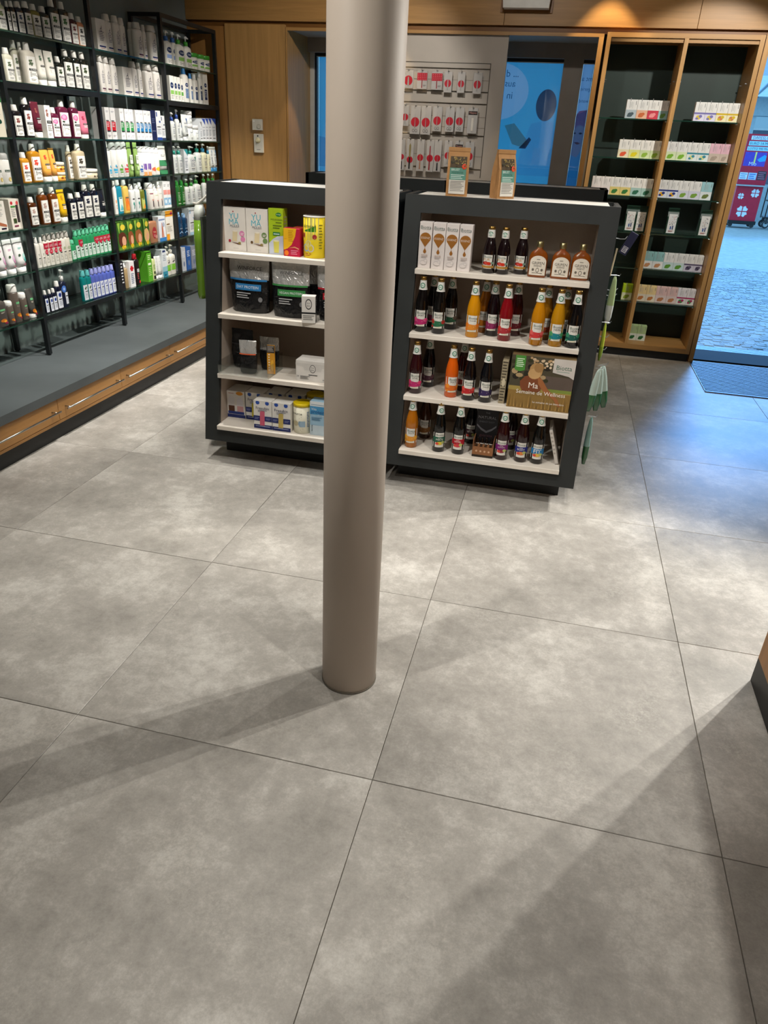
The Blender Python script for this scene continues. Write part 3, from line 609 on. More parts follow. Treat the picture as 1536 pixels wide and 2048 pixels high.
('box', -2.735, 3.716, 1.468, 0.051, 0.185, 'rb:2f8a48', 'white carton with green panel, third of 3, third wall bay, third highest shelf'),
('box', -2.735, 3.795, 1.468, 0.049, 0.185, 'rb:2878b0', 'white carton with blue panel, first of 4, third wall bay, third highest shelf'),
('box', -2.735, 3.847, 1.468, 0.051, 0.185, 'rb:2878b0', 'white carton with blue panel, second of 4, third wall bay, third highest shelf'),
('box', -2.735, 3.902, 1.468, 0.05, 0.186, 'rb:2878b0', 'white carton with blue panel, third of 4, third wall bay, third highest shelf'),
('box', -2.735, 3.952, 1.468, 0.051, 0.185, 'rb:2878b0', 'white carton with blue panel, fourth of 4, third wall bay, third highest shelf'),
('box', -2.735, 4.013, 1.468, 0.072, 0.192, 'pl:16204a', 'navy carton, third wall bay, third highest shelf'),
('box', -2.735, 4.085, 1.468, 0.073, 0.192, 'wl:2a4a9a', 'white carton with blue stripe, third wall bay, third highest shelf'),
('box', -2.735, 4.1485, 1.468, 0.055, 0.162, 'wl:2a3a5a', 'short white carton, third wall bay, third highest shelf'),
('pump', -2.735, 4.313, 1.468, 0.063, 0.189, 'cv:2a4a9a', 'white pump bottle with royal blue collar, first of 2, rightmost wall bay, third highest shelf'),
('pump', -2.735, 4.391, 1.468, 0.055, 0.212, 'cv:2a4a9a', 'white pump bottle with royal blue collar, second of 2, rightmost wall bay, third highest shelf'),
('tube', -2.735, 4.445, 1.468, 0.042, 0.123, 'cvt:2a5aa8', 'small white cream tube, rightmost wall bay, third highest shelf'),
('tube', -2.735, 4.517, 1.468, 0.086, 0.183, 'cvt:2a5aa8', 'large white cream tube, rightmost wall bay, third highest shelf'),
('jar', -2.735, 4.611, 1.468, 0.091, 0.119, 'cj:2a5aa8:f0f0ee', 'white cream tub, lower, rightmost wall bay, third highest shelf'),
('jar', -2.735, 4.611, 1.587, 0.091, 0.092, 'cj:2a5aa8:f0f0ee', 'white cream tub, upper, rightmost wall bay, third highest shelf'),
('jar', -2.735, 4.7075, 1.468, 0.088, 0.112, 'cj:2a5aa8:f0f0ee', 'white cream tub beside the stacked tubs, rightmost wall bay, third highest shelf'),
('box', -2.735, 4.7695, 1.468, 0.037, 0.141, 'cx:8a8a90', 'grey sided narrow carton, rightmost wall bay, third highest shelf'),
('box', -2.735, 4.819, 1.468, 0.063, 0.164, 'cx:3a58b8', 'slim white carton with blue corner, first of 4, rightmost wall bay, third highest shelf'),
('box', -2.735, 4.879, 1.468, 0.058, 0.167, 'cx:3a58b8', 'slim white carton with blue corner, second of 4, rightmost wall bay, third highest shelf'),
('box', -2.735, 4.937, 1.468, 0.059, 0.169, 'cx:3a58b8', 'slim white carton with blue corner, third of 4, rightmost wall bay, third highest shelf'),
('box', -2.735, 5.008, 1.468, 0.084, 0.171, 'cx:3a58b8', 'slim white carton with blue corner, fourth of 4, rightmost wall bay, third highest shelf'),
('can', -2.735, 2.3335, 1.237, 0.062, 0.154, 'wo:c8b070', 'white spray can with grey cap, first of 2, leftmost wall bay, middle shelf'),
('can', -2.735, 2.4, 1.237, 0.072, 0.153, 'wo:c8b070', 'white spray can with grey cap, second of 2, leftmost wall bay, middle shelf'),
('bottle', -2.735, 2.555, 1.237, 0.071, 0.156, 'kl:c88a28:d84a38', 'small amber shampoo bottle, second wall bay, middle shelf'),
('bottle', -2.735, 2.65, 1.237, 0.091, 0.198, 'kl:b07818:d84a38', 'tall amber shampoo bottle with red tag, second wall bay, middle shelf'),
('tube', -2.735, 2.743, 1.237, 0.079, 0.171, 'klt:f0b050:d84a38', 'orange conditioner tube, first of 2, second wall bay, middle shelf'),
('tube', -2.735, 2.811, 1.237, 0.05, 0.176, 'klt:f0b050:d84a38', 'orange conditioner tube, second of 2, second wall bay, middle shelf'),
('jar', -2.735, 2.883, 1.237, 0.088, 0.046, 'jb:f0a840', 'orange mask jar, lower, second wall bay, middle shelf'),
('jar', -2.735, 2.883, 1.283, 0.088, 0.055, 'jb:f0a840', 'orange mask jar, upper, second wall bay, middle shelf'),
('bottle', -2.775, 3.026, 1.237, 0.046, 0.192, 'kl:b8a88c:4a4438', 'narrow beige shampoo bottle, second wall bay, middle shelf'),
('bottle', -2.735, 3.083, 1.237, 0.107, 0.2, 'kl:c0b090:4a4438', 'large beige shampoo bottle with pink tag, second wall bay, middle shelf'),
('jar', -2.735, 3.217, 1.237, 0.143, 0.056, 'jr:d8ccb0:f0ece0', 'wide beige cream jar, second wall bay, middle shelf'),
('spray', -2.735, 3.398, 1.237, 0.042, 0.217, 'ro:48b0d8', 'white spray bottle with blue text, third wall bay, middle shelf'),
('can', -2.735, 3.466, 1.237, 0.073, 0.212, 'ro:48b0d8', 'white foam can with blue text, third wall bay, middle shelf'),
('can', -2.735, 3.535, 1.237, 0.058, 0.214, 'ro:60a838', 'white foam can with green text, third wall bay, middle shelf'),
('can', -2.735, 3.601, 1.237, 0.07, 0.217, 'ro:d8404a', 'white foam can with red text, third wall bay, middle shelf'),
('pouch2', -2.735, 3.661, 1.237, 0.051, 0.214, 'pc:8fb060', 'slim green refill pouch, first of 2, third wall bay, middle shelf'),
('pouch2', -2.735, 3.742, 1.237, 0.053, 0.214, 'pc:8fb060', 'slim green refill pouch, second of 2, third wall bay, middle shelf'),
('can', -2.735, 3.7965, 1.237, 0.056, 0.188, 'ro:3a6ab8', 'white deodorant can with blue text, third wall bay, middle shelf'),
('can', -2.735, 3.854, 1.237, 0.06, 0.188, 'ru:7a58a8', 'purple and orange deodorant can, first of 2, third wall bay, middle shelf'),
('can', -2.735, 3.914, 1.237, 0.061, 0.188, 'ru:7a58a8', 'purple and orange deodorant can, second of 2, third wall bay, middle shelf'),
('can', -2.735, 3.974, 1.237, 0.06, 0.184, 'rd:e06a48', 'white deodorant can with coral spot, third wall bay, middle shelf'),
('can', -2.735, 4.0335, 1.237, 0.06, 0.182, 'rd:e8c830', 'white deodorant can with yellow spot, third wall bay, middle shelf'),
('tube', -2.735, 4.1195, 1.237, 0.113, 0.192, 'gt:3f8a5c', 'white cream tube with green bands, third wall bay, middle shelf'),
('pump', -2.735, 4.306, 1.237, 0.058, 0.191, 'cv:2f9a8a', 'white pump bottle with teal text, first of 2, rightmost wall bay, middle shelf'),
('pump', -2.735, 4.385, 1.237, 0.067, 0.191, 'cv:2f9a8a', 'white pump bottle with teal text, second of 2, rightmost wall bay, middle shelf'),
('box', -2.735, 4.472, 1.237, 0.066, 0.171, 'cx:2f9aa0', 'white carton with teal corner, rightmost wall bay, middle shelf'),
('pump', -2.735, 4.589, 1.237, 0.149, 0.192, 'cv:1f8a78', 'wide white pump bottle with teal pump, rightmost wall bay, middle shelf'),
('pump', -2.735, 4.716, 1.237, 0.093, 0.211, 'cv:1f8a78', 'white pump bottle with teal pump, rightmost wall bay, middle shelf'),
('pump', -2.735, 4.8215, 1.237, 0.093, 0.211, 'cv2:3a8ab0', 'pale yellow pump bottle with blue pump, rightmost wall bay, middle shelf'),
('pump', -2.735, 4.8935, 1.237, 0.052, 0.193, 'cv2:3a8ab0', 'slim pale pump bottle with blue pump, rightmost wall bay, middle shelf'),
('tube', -2.735, 4.949, 1.237, 0.06, 0.189, 'cvt:3a8ac0', 'white tube with blue foot, first of 2, rightmost wall bay, middle shelf'),
('tube', -2.735, 5.014, 1.237, 0.071, 0.189, 'cvt:3a8ac0', 'white tube with blue foot, second of 2, rightmost wall bay, middle shelf'),
('box', -2.735, 2.255, 1.005, 0.116, 0.151, 'hx:b06a4a', 'white hand care carton, leftmost wall bay, third lowest shelf'),
('box', -2.735, 2.3925, 1.005, 0.087, 0.156, 'hb:3a3030', 'large white hair remover carton, leftmost wall bay, third lowest shelf'),
('bottle', -2.735, 2.558, 1.005, 0.072, 0.156, 'kl:4a2408:b89a90', 'small brown shampoo bottle, second wall bay, third lowest shelf'),
('bottle', -2.735, 2.665, 1.005, 0.074, 0.199, 'kl:6a340a:b89a90', 'tall brown shampoo bottle, first of 2, second wall bay, third lowest shelf'),
('bottle', -2.735, 2.762, 1.005, 0.074, 0.2, 'kl:6a340a:b89a90', 'tall brown shampoo bottle, second of 2, second wall bay, third lowest shelf'),
('tube', -2.735, 2.84, 1.005, 0.069, 0.183, 'klt:e8b818:c89020', 'yellow conditioner tube, second wall bay, third lowest shelf'),
('bottle', -2.735, 2.937, 1.005, 0.067, 0.156, 'kl:10131f:20243a', 'small navy shampoo bottle, first of 2, second wall bay, third lowest shelf'),
('bottle', -2.735, 3.014, 1.005, 0.072, 0.159, 'kl:10131f:20243a', 'small navy shampoo bottle, second of 2, second wall bay, third lowest shelf'),
('bottle', -2.735, 3.099, 1.005, 0.096, 0.2, 'kl:0e1120:20243a', 'tall navy shampoo bottle with blue tag, second wall bay, third lowest shelf'),
('bottle', -2.735, 3.1855, 1.005, 0.078, 0.199, 'kl:0e1120:20243a', 'tall navy shampoo bottle, second wall bay, third lowest shelf'),
('tube', -2.735, 3.26, 1.005, 0.072, 0.169, 'klt:1c2028:20243a', 'dark navy conditioner tube, second wall bay, third lowest shelf'),
('bottle', -2.735, 3.415, 1.005, 0.034, 0.211, 'or:e8883a', 'white bottle with orange print, third wall bay, third lowest shelf'),
('bottle', -2.735, 3.473, 1.005, 0.07, 0.215, 'tb:2088a0', 'turquoise shower gel bottle, third wall bay, third lowest shelf'),
('bottle', -2.735, 3.555, 1.005, 0.073, 0.212, 'tb:e8c060:e87a28', 'yellow shower gel bottle with orange label, third wall bay, third lowest shelf'),
('bottle', -2.735, 3.636, 1.005, 0.058, 0.181, 'wm:3a9a8a', 'white lotion bottle with mint leaf, first of 2, third wall bay, third lowest shelf'),
('bottle', -2.735, 3.707, 1.005, 0.064, 0.182, 'wm:3a9a8a', 'white lotion bottle with mint leaf, second of 2, third wall bay, third lowest shelf'),
('spray', -2.735, 3.778, 1.005, 0.067, 0.188, 'tb:6a7020:c8d070', 'olive spray bottle, third wall bay, third lowest shelf'),
('bottle', -2.765, 3.888, 1.005, 0.042, 0.17, 'tb:2a7a88', 'slim teal bottle, third wall bay, third lowest shelf'),
('can', -2.735, 3.905, 1.005, 0.074, 0.18, 'ml:8a3048', 'white can with maroon line, third wall bay, third lowest shelf'),
('spray', -2.735, 3.975, 1.005, 0.056, 0.168, 'ml:c8d0b0', 'pale spray bottle, first of 2, third wall bay, third lowest shelf'),
('spray', -2.735, 4.033, 1.005, 0.05, 0.184, 'ml:c8c8c0', 'pale spray bottle, second of 2, third wall bay, third lowest shelf'),
('box', -2.735, 4.092, 1.005, 0.058, 0.184, 'pb:e89a90:8ab8d8', 'white carton with pink and blue, first of 2, third wall bay, third lowest shelf'),
('box', -2.735, 4.148, 1.005, 0.055, 0.182, 'pb:e89a90:8ab8d8', 'white carton with pink and blue, second of 2, third wall bay, third lowest shelf'),
('bottle', -2.735, 4.313, 1.005, 0.072, 0.181, 'gb:2a7030', 'green shower gel bottle, first of 2, rightmost wall bay, third lowest shelf'),
('bottle', -2.735, 4.388, 1.005, 0.066, 0.182, 'gb:2a7030', 'green shower gel bottle, second of 2, rightmost wall bay, third lowest shelf'),
('pump', -2.735, 4.473, 1.005, 0.074, 0.188, 'cv:3f9a40', 'white pump bottle with green pump, first of 5, rightmost wall bay, third lowest shelf'),
('pump', -2.735, 4.559, 1.005, 0.07, 0.189, 'cv:3f9a40', 'white pump bottle with green pump, second of 5, rightmost wall bay, third lowest shelf'),
('pump', -2.735, 4.663, 1.005, 0.113, 0.208, 'cv:3f9a40', 'large white pump bottle with green pump, rightmost wall bay, third lowest shelf'),
('pump', -2.735, 4.788, 1.005, 0.065, 0.214, 'cv:3f9a40', 'white pump bottle with green pump, third of 5, rightmost wall bay, third lowest shelf'),
('pump', -2.735, 4.877, 1.005, 0.063, 0.214, 'cv:3f9a40', 'white pump bottle with green pump, fourth of 5, rightmost wall bay, third lowest shelf'),
('pump', -2.735, 4.964, 1.005, 0.065, 0.214, 'cv:3f9a40', 'white pump bottle with green pump, fifth of 5, rightmost wall bay, third lowest shelf'),
('tube', -2.735, 2.219, 0.772, 0.069, 0.183, 'ft:c878a8', 'white cream tube with pink flower, first of 2, leftmost wall bay, second lowest shelf'),
('tube', -2.735, 2.298, 0.772, 0.071, 0.184, 'ft:c878a8', 'white cream tube with pink flower, second of 2, leftmost wall bay, second lowest shelf'),
('tube', -2.735, 2.381, 0.772, 0.081, 0.185, 'ft:48b0a8', 'white cream tube with turquoise wave, leftmost wall bay, second lowest shelf'),
('bottle', -2.735, 2.532, 0.772, 0.037, 0.173, 'dc:2a2a2a', 'white foam bottle, first of 2, second wall bay, second lowest shelf'),
('bottle', -2.735, 2.573, 0.772, 0.034, 0.17, 'dc:2a2a2a', 'white foam bottle, second of 2, second wall bay, second lowest shelf'),
('bottle', -2.735, 2.61, 0.772, 0.037, 0.18, 'dp:e6e2d6', 'cream shower bottle with red offer tag, first of 4, second wall bay, second lowest shelf'),
('bottle', -2.735, 2.653, 0.772, 0.044, 0.181, 'dp:e6e2d6', 'cream shower bottle with red offer tag, second of 4, second wall bay, second lowest shelf'),
('bottle', -2.735, 2.699, 0.772, 0.041, 0.182, 'dp:e6e2d6', 'cream shower bottle with red offer tag, third of 4, second wall bay, second lowest shelf'),
('bottle', -2.735, 2.742, 0.772, 0.036, 0.181, 'dp:e6e2d6', 'cream shower bottle with red offer tag, fourth of 4, second wall bay, second lowest shelf'),
('bottle', -2.735, 2.781, 0.772, 0.041, 0.181, 'dp2:e6e2d6', 'cream shower bottle, first of 2, second wall bay, second lowest shelf'),
('bottle', -2.735, 2.8255, 0.772, 0.049, 0.181, 'dp2:ded8c8', 'cream shower bottle, second of 2, second wall bay, second lowest shelf'),
('bottle', -2.735, 2.873, 0.772, 0.047, 0.123, 'dg:2f9a62', 'small green shower bottle, second wall bay, second lowest shelf'),
('bottle', -2.735, 2.917, 0.772, 0.042, 0.175, 'dg:2f9a62', 'green shower bottle, first of 4, second wall bay, second lowest shelf'),
('bottle', -2.735, 2.959, 0.772, 0.043, 0.176, 'dr:2f9a62', 'green shower bottle with red offer tag, first of 5, second wall bay, second lowest shelf'),
('bottle', -2.735, 3.0015, 0.772, 0.043, 0.177, 'dg:2f9a62', 'green shower bottle, second of 4, second wall bay, second lowest shelf'),
('bottle', -2.735, 3.0445, 0.772, 0.044, 0.177, 'dg:2f9a62', 'green shower bottle, third of 4, second wall bay, second lowest shelf'),
('bottle', -2.735, 3.0885, 0.772, 0.045, 0.178, 'dg:2f9a62', 'green shower bottle, fourth of 4, second wall bay, second lowest shelf'),
('bottle', -2.735, 3.1335, 0.772, 0.046, 0.179, 'dr:2f9a62', 'green shower bottle with red offer tag, second of 5, second wall bay, second lowest shelf'),
('bottle', -2.735, 3.179, 0.772, 0.046, 0.179, 'dr:2f9a62', 'green shower bottle with red offer tag, third of 5, second wall bay, second lowest shelf'),
('bottle', -2.735, 3.225, 0.772, 0.047, 0.18, 'dr:2f9a62', 'green shower bottle with red offer tag, fourth of 5, second wall bay, second lowest shelf'),
('bottle', -2.735, 3.272, 0.772, 0.048, 0.181, 'dr:2f9a62', 'green shower bottle with red offer tag, fifth of 5, second wall bay, second lowest shelf'),
('box', -2.735, 3.438, 0.772, 0.123, 0.183, 'hd:5a2a1a', 'hair colour carton with dark haired portrait, third wall bay, second lowest shelf'),
('box', -2.735, 3.548, 0.772, 0.087, 0.179, 'hd:8a4a28', 'hair colour carton with brown haired portrait, third wall bay, second lowest shelf'),
('box', -2.735, 3.652, 0.772, 0.111, 0.182, 'hd:9a5a30', 'hair colour carton with auburn haired portrait, third wall bay, second lowest shelf'),
('box', -2.735, 3.763, 0.772, 0.083, 0.179, 'hd:d8b070', 'hair colour carton with blond portrait, third wall bay, second lowest shelf'),
('bottle', -2.735, 3.879, 0.772, 0.124, 0.191, 'tn:b07a58', 'brown tanning lotion bottle with red label, third wall bay, second lowest shelf'),
('box', -2.735, 3.999, 0.772, 0.105, 0.176, 'lg:c87050', 'white carton with legs picture, third wall bay, second lowest shelf'),
('box', -2.735, 4.117, 0.772, 0.118, 0.209, 'oo:f0a028', 'white carton with orange corner, third wall bay, second lowest shelf'),
('bottle', -2.735, 4.303, 0.772, 0.084, 0.184, 'bb:10385a', 'dark blue mouthwash bottle, first of 2, rightmost wall bay, second lowest shelf'),
('bottle', -2.735, 4.39, 0.772, 0.08, 0.17, 'bb:10385a', 'dark blue mouthwash bottle, second of 2, rightmost wall bay, second lowest shelf'),
('box', -2.735, 4.503, 0.772, 0.116, 0.202, 'wl:a8c8e0', 'white carton with pale blue foot, first of 2, rightmost wall bay, second lowest shelf'),
('box', -2.735, 4.663, 0.772, 0.128, 0.199, 'wl:a8c8e0', 'white carton with pale blue foot, second of 2, rightmost wall bay, second lowest shelf'),
('pump', -2.735, 2.146, 0.505, 0.094, 0.205, 'nt:4a4440', 'large brown body lotion pump bottle, leftmost wall bay, lowest shelf'),
('can', -2.735, 2.223, 0.505, 0.052, 0.128, 'nt:5a5048', 'small grey serum bottle, leftmost wall bay, lowest shelf'),
('can', -2.735, 2.28, 0.505, 0.062, 0.211, 'nt:5a5048', 'tall grey body spray bottle, leftmost wall bay, lowest shelf'),
('can', -2.735, 2.345, 0.505, 0.053, 0.155, 'nt:5a5048', 'medium grey body spray bottle, leftmost wall bay, lowest shelf'),
('tube', -2.735, 2.406, 0.505, 0.059, 0.168, 'ntt:4a4844', 'grey cream tube, leftmost wall bay, lowest shelf'),
('bottle', -2.735, 2.534, 0.505, 0.034, 0.135, 'bl:12162a', 'small navy cleansing bottle, first of 3, second wall bay, lowest shelf'),
('bottle', -2.735, 2.578, 0.505, 0.033, 0.133, 'bl:12162a', 'small navy cleansing bottle, second of 3, second wall bay, lowest shelf'),
('bottle', -2.735, 2.615, 0.505, 0.039, 0.135, 'bl:12162a', 'small navy cleansing bottle, third of 3, second wall bay, lowest shelf'),
('bottle', -2.735, 2.664, 0.505, 0.055, 0.17, 'bl:12162a', 'tall navy cleansing bottle, second wall bay, lowest shelf'),
('pump', -2.735, 2.721, 0.505, 0.06, 0.231, 'blp:141a30', 'navy pump bottle with blue cornflower, second wall bay, lowest shelf'),
('bottle', -2.735, 2.938, 0.505, 0.055, 0.194, 'lp:108080', 'teal shower bottle, first of 2, second wall bay, lowest shelf'),
('bottle', -2.735, 2.9895, 0.505, 0.049, 0.192, 'lp:108080', 'teal shower bottle, second of 2, second wall bay, lowest shelf'),
('bottle', -2.735, 3.036, 0.505, 0.045, 0.193, 'lv:5a6ac0', 'lavender blue shower bottle, first of 6, second wall bay, lowest shelf'),
('bottle', -2.735, 3.081, 0.505, 0.046, 0.192, 'lv:5a6ac0', 'lavender blue shower bottle, second of 6, second wall bay, lowest shelf'),
('bottle', -2.735, 3.127, 0.505, 0.047, 0.191, 'lv:5a6ac0', 'lavender blue shower bottle, third of 6, second wall bay, lowest shelf'),
('bottle', -2.735, 3.174, 0.505, 0.048, 0.19, 'lv:5a6ac0', 'lavender blue shower bottle, fourth of 6, second wall bay, lowest shelf'),
('bottle', -2.735, 3.222, 0.505, 0.049, 0.189, 'lv:5a6ac0', 'lavender blue shower bottle, fifth of 6, second wall bay, lowest shelf'),
('bottle', -2.735, 3.271, 0.505, 0.05, 0.188, 'lv:5a6ac0', 'lavender blue shower bottle, sixth of 6, second wall bay, lowest shelf'),
('box', -2.735, 3.381, 0.505, 0.049, 0.193, 'tx:1c1c22', 'narrow black carton with white lettering, third wall bay, lowest shelf'),
('spray', -2.735, 3.442, 0.505, 0.052, 0.188, 'gs:a89068', 'gold spray bottle, third wall bay, lowest shelf'),
('box', -2.735, 3.51, 0.505, 0.068, 0.179, 'ar:c8202c', 'white carton with red emblem, third wall bay, lowest shelf'),
('bottle', -2.735, 3.591, 0.505, 0.074, 0.219, 'kr:1c1416', 'black bottle with red cap, third wall bay, lowest shelf'),
('box', -2.835, 3.607, 0.505, 0.068, 0.219, 'pl:5a1018', 'dark red carton, third wall bay, lowest shelf'),
('box', -2.735, 3.76, 0.505, 0.068, 0.217, 'gn:5aa828', 'tall green carton, third wall bay, lowest shelf'),
('bottle', -2.735, 3.826, 0.505, 0.049, 0.194, 'pn:d8e0a0', 'small pale green bottle with black foot, third wall bay, lowest shelf'),
('tube', -2.735, 3.874, 0.505, 0.042, 0.166, 'pw:e8e8e4', 'slim white tube, first of 2, third wall bay, lowest shelf'),
('tube', -2.735, 3.9245, 0.505, 0.05, 0.163, 'pw:e8e8e4', 'slim white tube, second of 2, third wall bay, lowest shelf'),
('box', -2.735, 3.987, 0.505, 0.076, 0.204, 'be:3a90a8', 'white carton with blue fade, third wall bay, lowest shelf'),
('pump', -2.735, 4.055, 0.505, 0.061, 0.219, 'bp:7ac030', 'white pump bottle with lime label, first of 2, third wall bay, lowest shelf'),
('pump', -2.735, 4.1305, 0.505, 0.091, 0.224, 'bp:7ac030', 'white pump bottle with lime label, second of 2, third wall bay, lowest shelf'),
('box', -2.735, 4.303, 0.505, 0.068, 0.183, 'sv:b8bcc4', 'silver carton, rightmost wall bay, lowest shelf'),
('box', -2.735, 4.386, 0.505, 0.079, 0.18, 'sv:2a5aa0', 'blue carton, rightmost wall bay, lowest shelf'),
('box', -2.735, 4.481, 0.505, 0.087, 0.175, 'sv:8a90a0', 'grey carton, rightmost wall bay, lowest shelf'),
('box', -2.735, 4.587, 0.505, 0.093, 0.167, 'sv:2a5aa0', 'dark blue carton, rightmost wall bay, lowest shelf'),
]


# ================================================================ THE ROOM
XL, XR, YB, YF = -2.96, 3.5, -3.2, 5.10
DARK = paint('anthracite_laminate', '252828', '2a2d2d', .5, 6)
TAUPE = paint('taupe_interior', 'a5978a', 'ab9d90', .55, 8)
SHELFW = paint('cream_laminate', 'dcd3c7', 'e2dacf', .45, 10)
BLACKM = paint('black_metal', '16191b', '1c2022', .4, 20)
KICK = paint('black_kickboard', '141515', '1a1b1b', .45, 10)
WALLG = paint('grey_green_wall', '6e7675', '757d7c', .65, 4)
WHITE = paint('white_paint', 'cfc9bf', 'd4cec4', .7, 5)
OAK = wood('b0854f'); OAKX = wood('a67c48', along='X'); OAKY = wood('ae7f49', along='Y')

def tile_floor():
    fl = MB().box(XL, XR, YB, 5.45, -.06, -.003, paint('grout', '6f6a60', '76716a', .8, 30)).obj('floor'); struct(fl, 'large grey concrete-look floor tiles')
    tm = floor_tile_mat(); cache = {}
    for i in range(-4, 4):
        for j in range(-4, 6):
            x0, x1 = max(i*.9+.001, XL), min((i+1)*.9-.001, XR); y0, y1 = max(j*.9+.001, YB), min((j+1)*.9-.001, YF)
            if x1-x0 < .02 or y1-y0 < .02: continue
            k = (round(x1-x0, 3), round(y1-y0, 3))
            if k not in cache:
                b = .001; w_, d_ = k
                P = [[(b*q, b*q), (w_-b*q, b*q), (w_-b*q, d_-b*q), (b*q, d_-b*q)] for q in (0, 0, 1)]
                cache[k] = MB().loft([[(x, y, z) for x, y in r] for r, z in zip(P, (-.012, -.001, 0))], tm).mesh('floor_tile')
            link('floor_tile', cache[k], fl, (x0, y0, 0))
tile_floor()
struct(MB().box(XL, XR, YB, 5.75, CEIL, CEIL+.1, WHITE).obj('ceiling'))
struct(MB().box(XL-.15, XL, YB, 5.75, -.05, CEIL, WALLG).obj('wall_left'), 'grey green wall behind the black racks')
struct(MB().box(XR, XR+.15, YB, 5.75, -.05, CEIL, WHITE).obj('wall_right'))
struct(MB().box(XL, XR, YB-.15, YB, -.05, CEIL, WHITE).obj('wall_back'))

# front wall: wooden fascia of separate panels above, shadow joint, filler and panel left of the window niche
fw = MB().box(XL, 3.5, YF+.035, 5.75, 2.305, CEIL, wood('7d5226', along='X')).obj('wall_front'); struct(fw, 'wood panelled shop front wall')
FX = [XL, -1.745, -.372, 1.003, 2.38, XR]
for a, b in zip(FX, FX[1:]):
    MB().bbox(a+.0015, b-.0015, YF, YF+.034, 2.345, CEIL, OAKX, .001).obj('fascia_panel', fw)
MB().box(XL, -2.625, YF+.012, 5.75, 0, 2.305, wood('a5743f')).obj('filler_panel', fw)
MB().bbox(-2.622, -2.105, YF, YF+.03, .0, 2.322, OAK, .001).obj('wall_panel', fw)
MB().box(-2.622, -2.10, YF+.03, 5.75, 0, 2.305, wood('8d5f2e')).obj('wall_core', fw)
for z in (2.21, 1.98, 1.36): MB().lathe([(.004, 0), (.004, .002)], M('3a2a18'), 8).obj('screw', fw, loc=(-2.80, YF+.011, z)).rotation_euler = (math.pi/2, 0, 0)
MB().box(1.50, 3.5, 5.2, 5.75, 2.31, 2.345, OAKX).obj('door_head', fw)
MB().box(3.25, 3.5, YF, 5.75, 0, 2.31, OAK).obj('door_post', fw)
MB().box(.335, .37, 5.42, 5.75, 0, 2.305, WHITE).obj('window_pier', fw)
MB().box(.37, 1.50, 5.45, 5.75, 0, 2.305, WHITE).obj('cabinet_back_wall', fw)

# window niche: wooden lining, grey lintel, mullion, printed film on the glass
GREYP = paint('warm_grey_lacquer', '8b8177', '92887e', .5, 6)
def niche():
    n = empty('window_1', (0, 0, 0)); struct(n, 'deep window niche with wooden frame and printed blue film')
    MB().box(-2.085, .37, YF, YF+.02, 2.283, 2.305, OAKX).obj('frame_head', n)
    MB().box(.335, .37, YF, 5.42, 0, 2.283, OAK).obj('frame_post', n)
    MB().box(-2.10, -2.085, YF, 5.74, 0, 2.305, OAK).obj('jamb_lining', n)
    MB().box(-2.085, .335, YF+.02, 5.75, 2.295, 2.305, paint('niche_ceiling', '968c80', '9c9286', .6, 5)).obj('soffit', n)
    MB().box(-2.085, .335, 5.60, 5.75, 2.19, 2.295, GREYP).obj('lintel', n)
    MB().box(-2.085, .335, 5.60, 5.75, .0, .9, GREYP).obj('sill_wall', n)
    MB().box(.092, .248, 5.60, 5.74, .9, 2.19, GREYP).obj('mullion', n)
    MB().box(-2.084, -2.045, 5.66, 5.74, .9, 2.19, M('c9c5bd', 'satin')).obj('window_frame', n)
    MB().box(-2.045, -2.028, 5.68, 5.74, .9, 2.19, M('101214', 'satin')).obj('gasket', n)
    for a, b in ((-2.028, .092), (.248, .335)):
        MB().box(a, b, 5.70, 5.712, .9, 2.19, PANE).obj('pane', n)
        MB().box(a, b, 5.675, 5.70, 2.165, 2.19, M('1a1c1e', 'satin')).obj('blind_box', n)
        MB().box(a, b, 5.672, 5.676, 2.160, 2.167, M('c8ccd0', 'metal')).obj('blind_rail', n)
    struct(n)
niche()
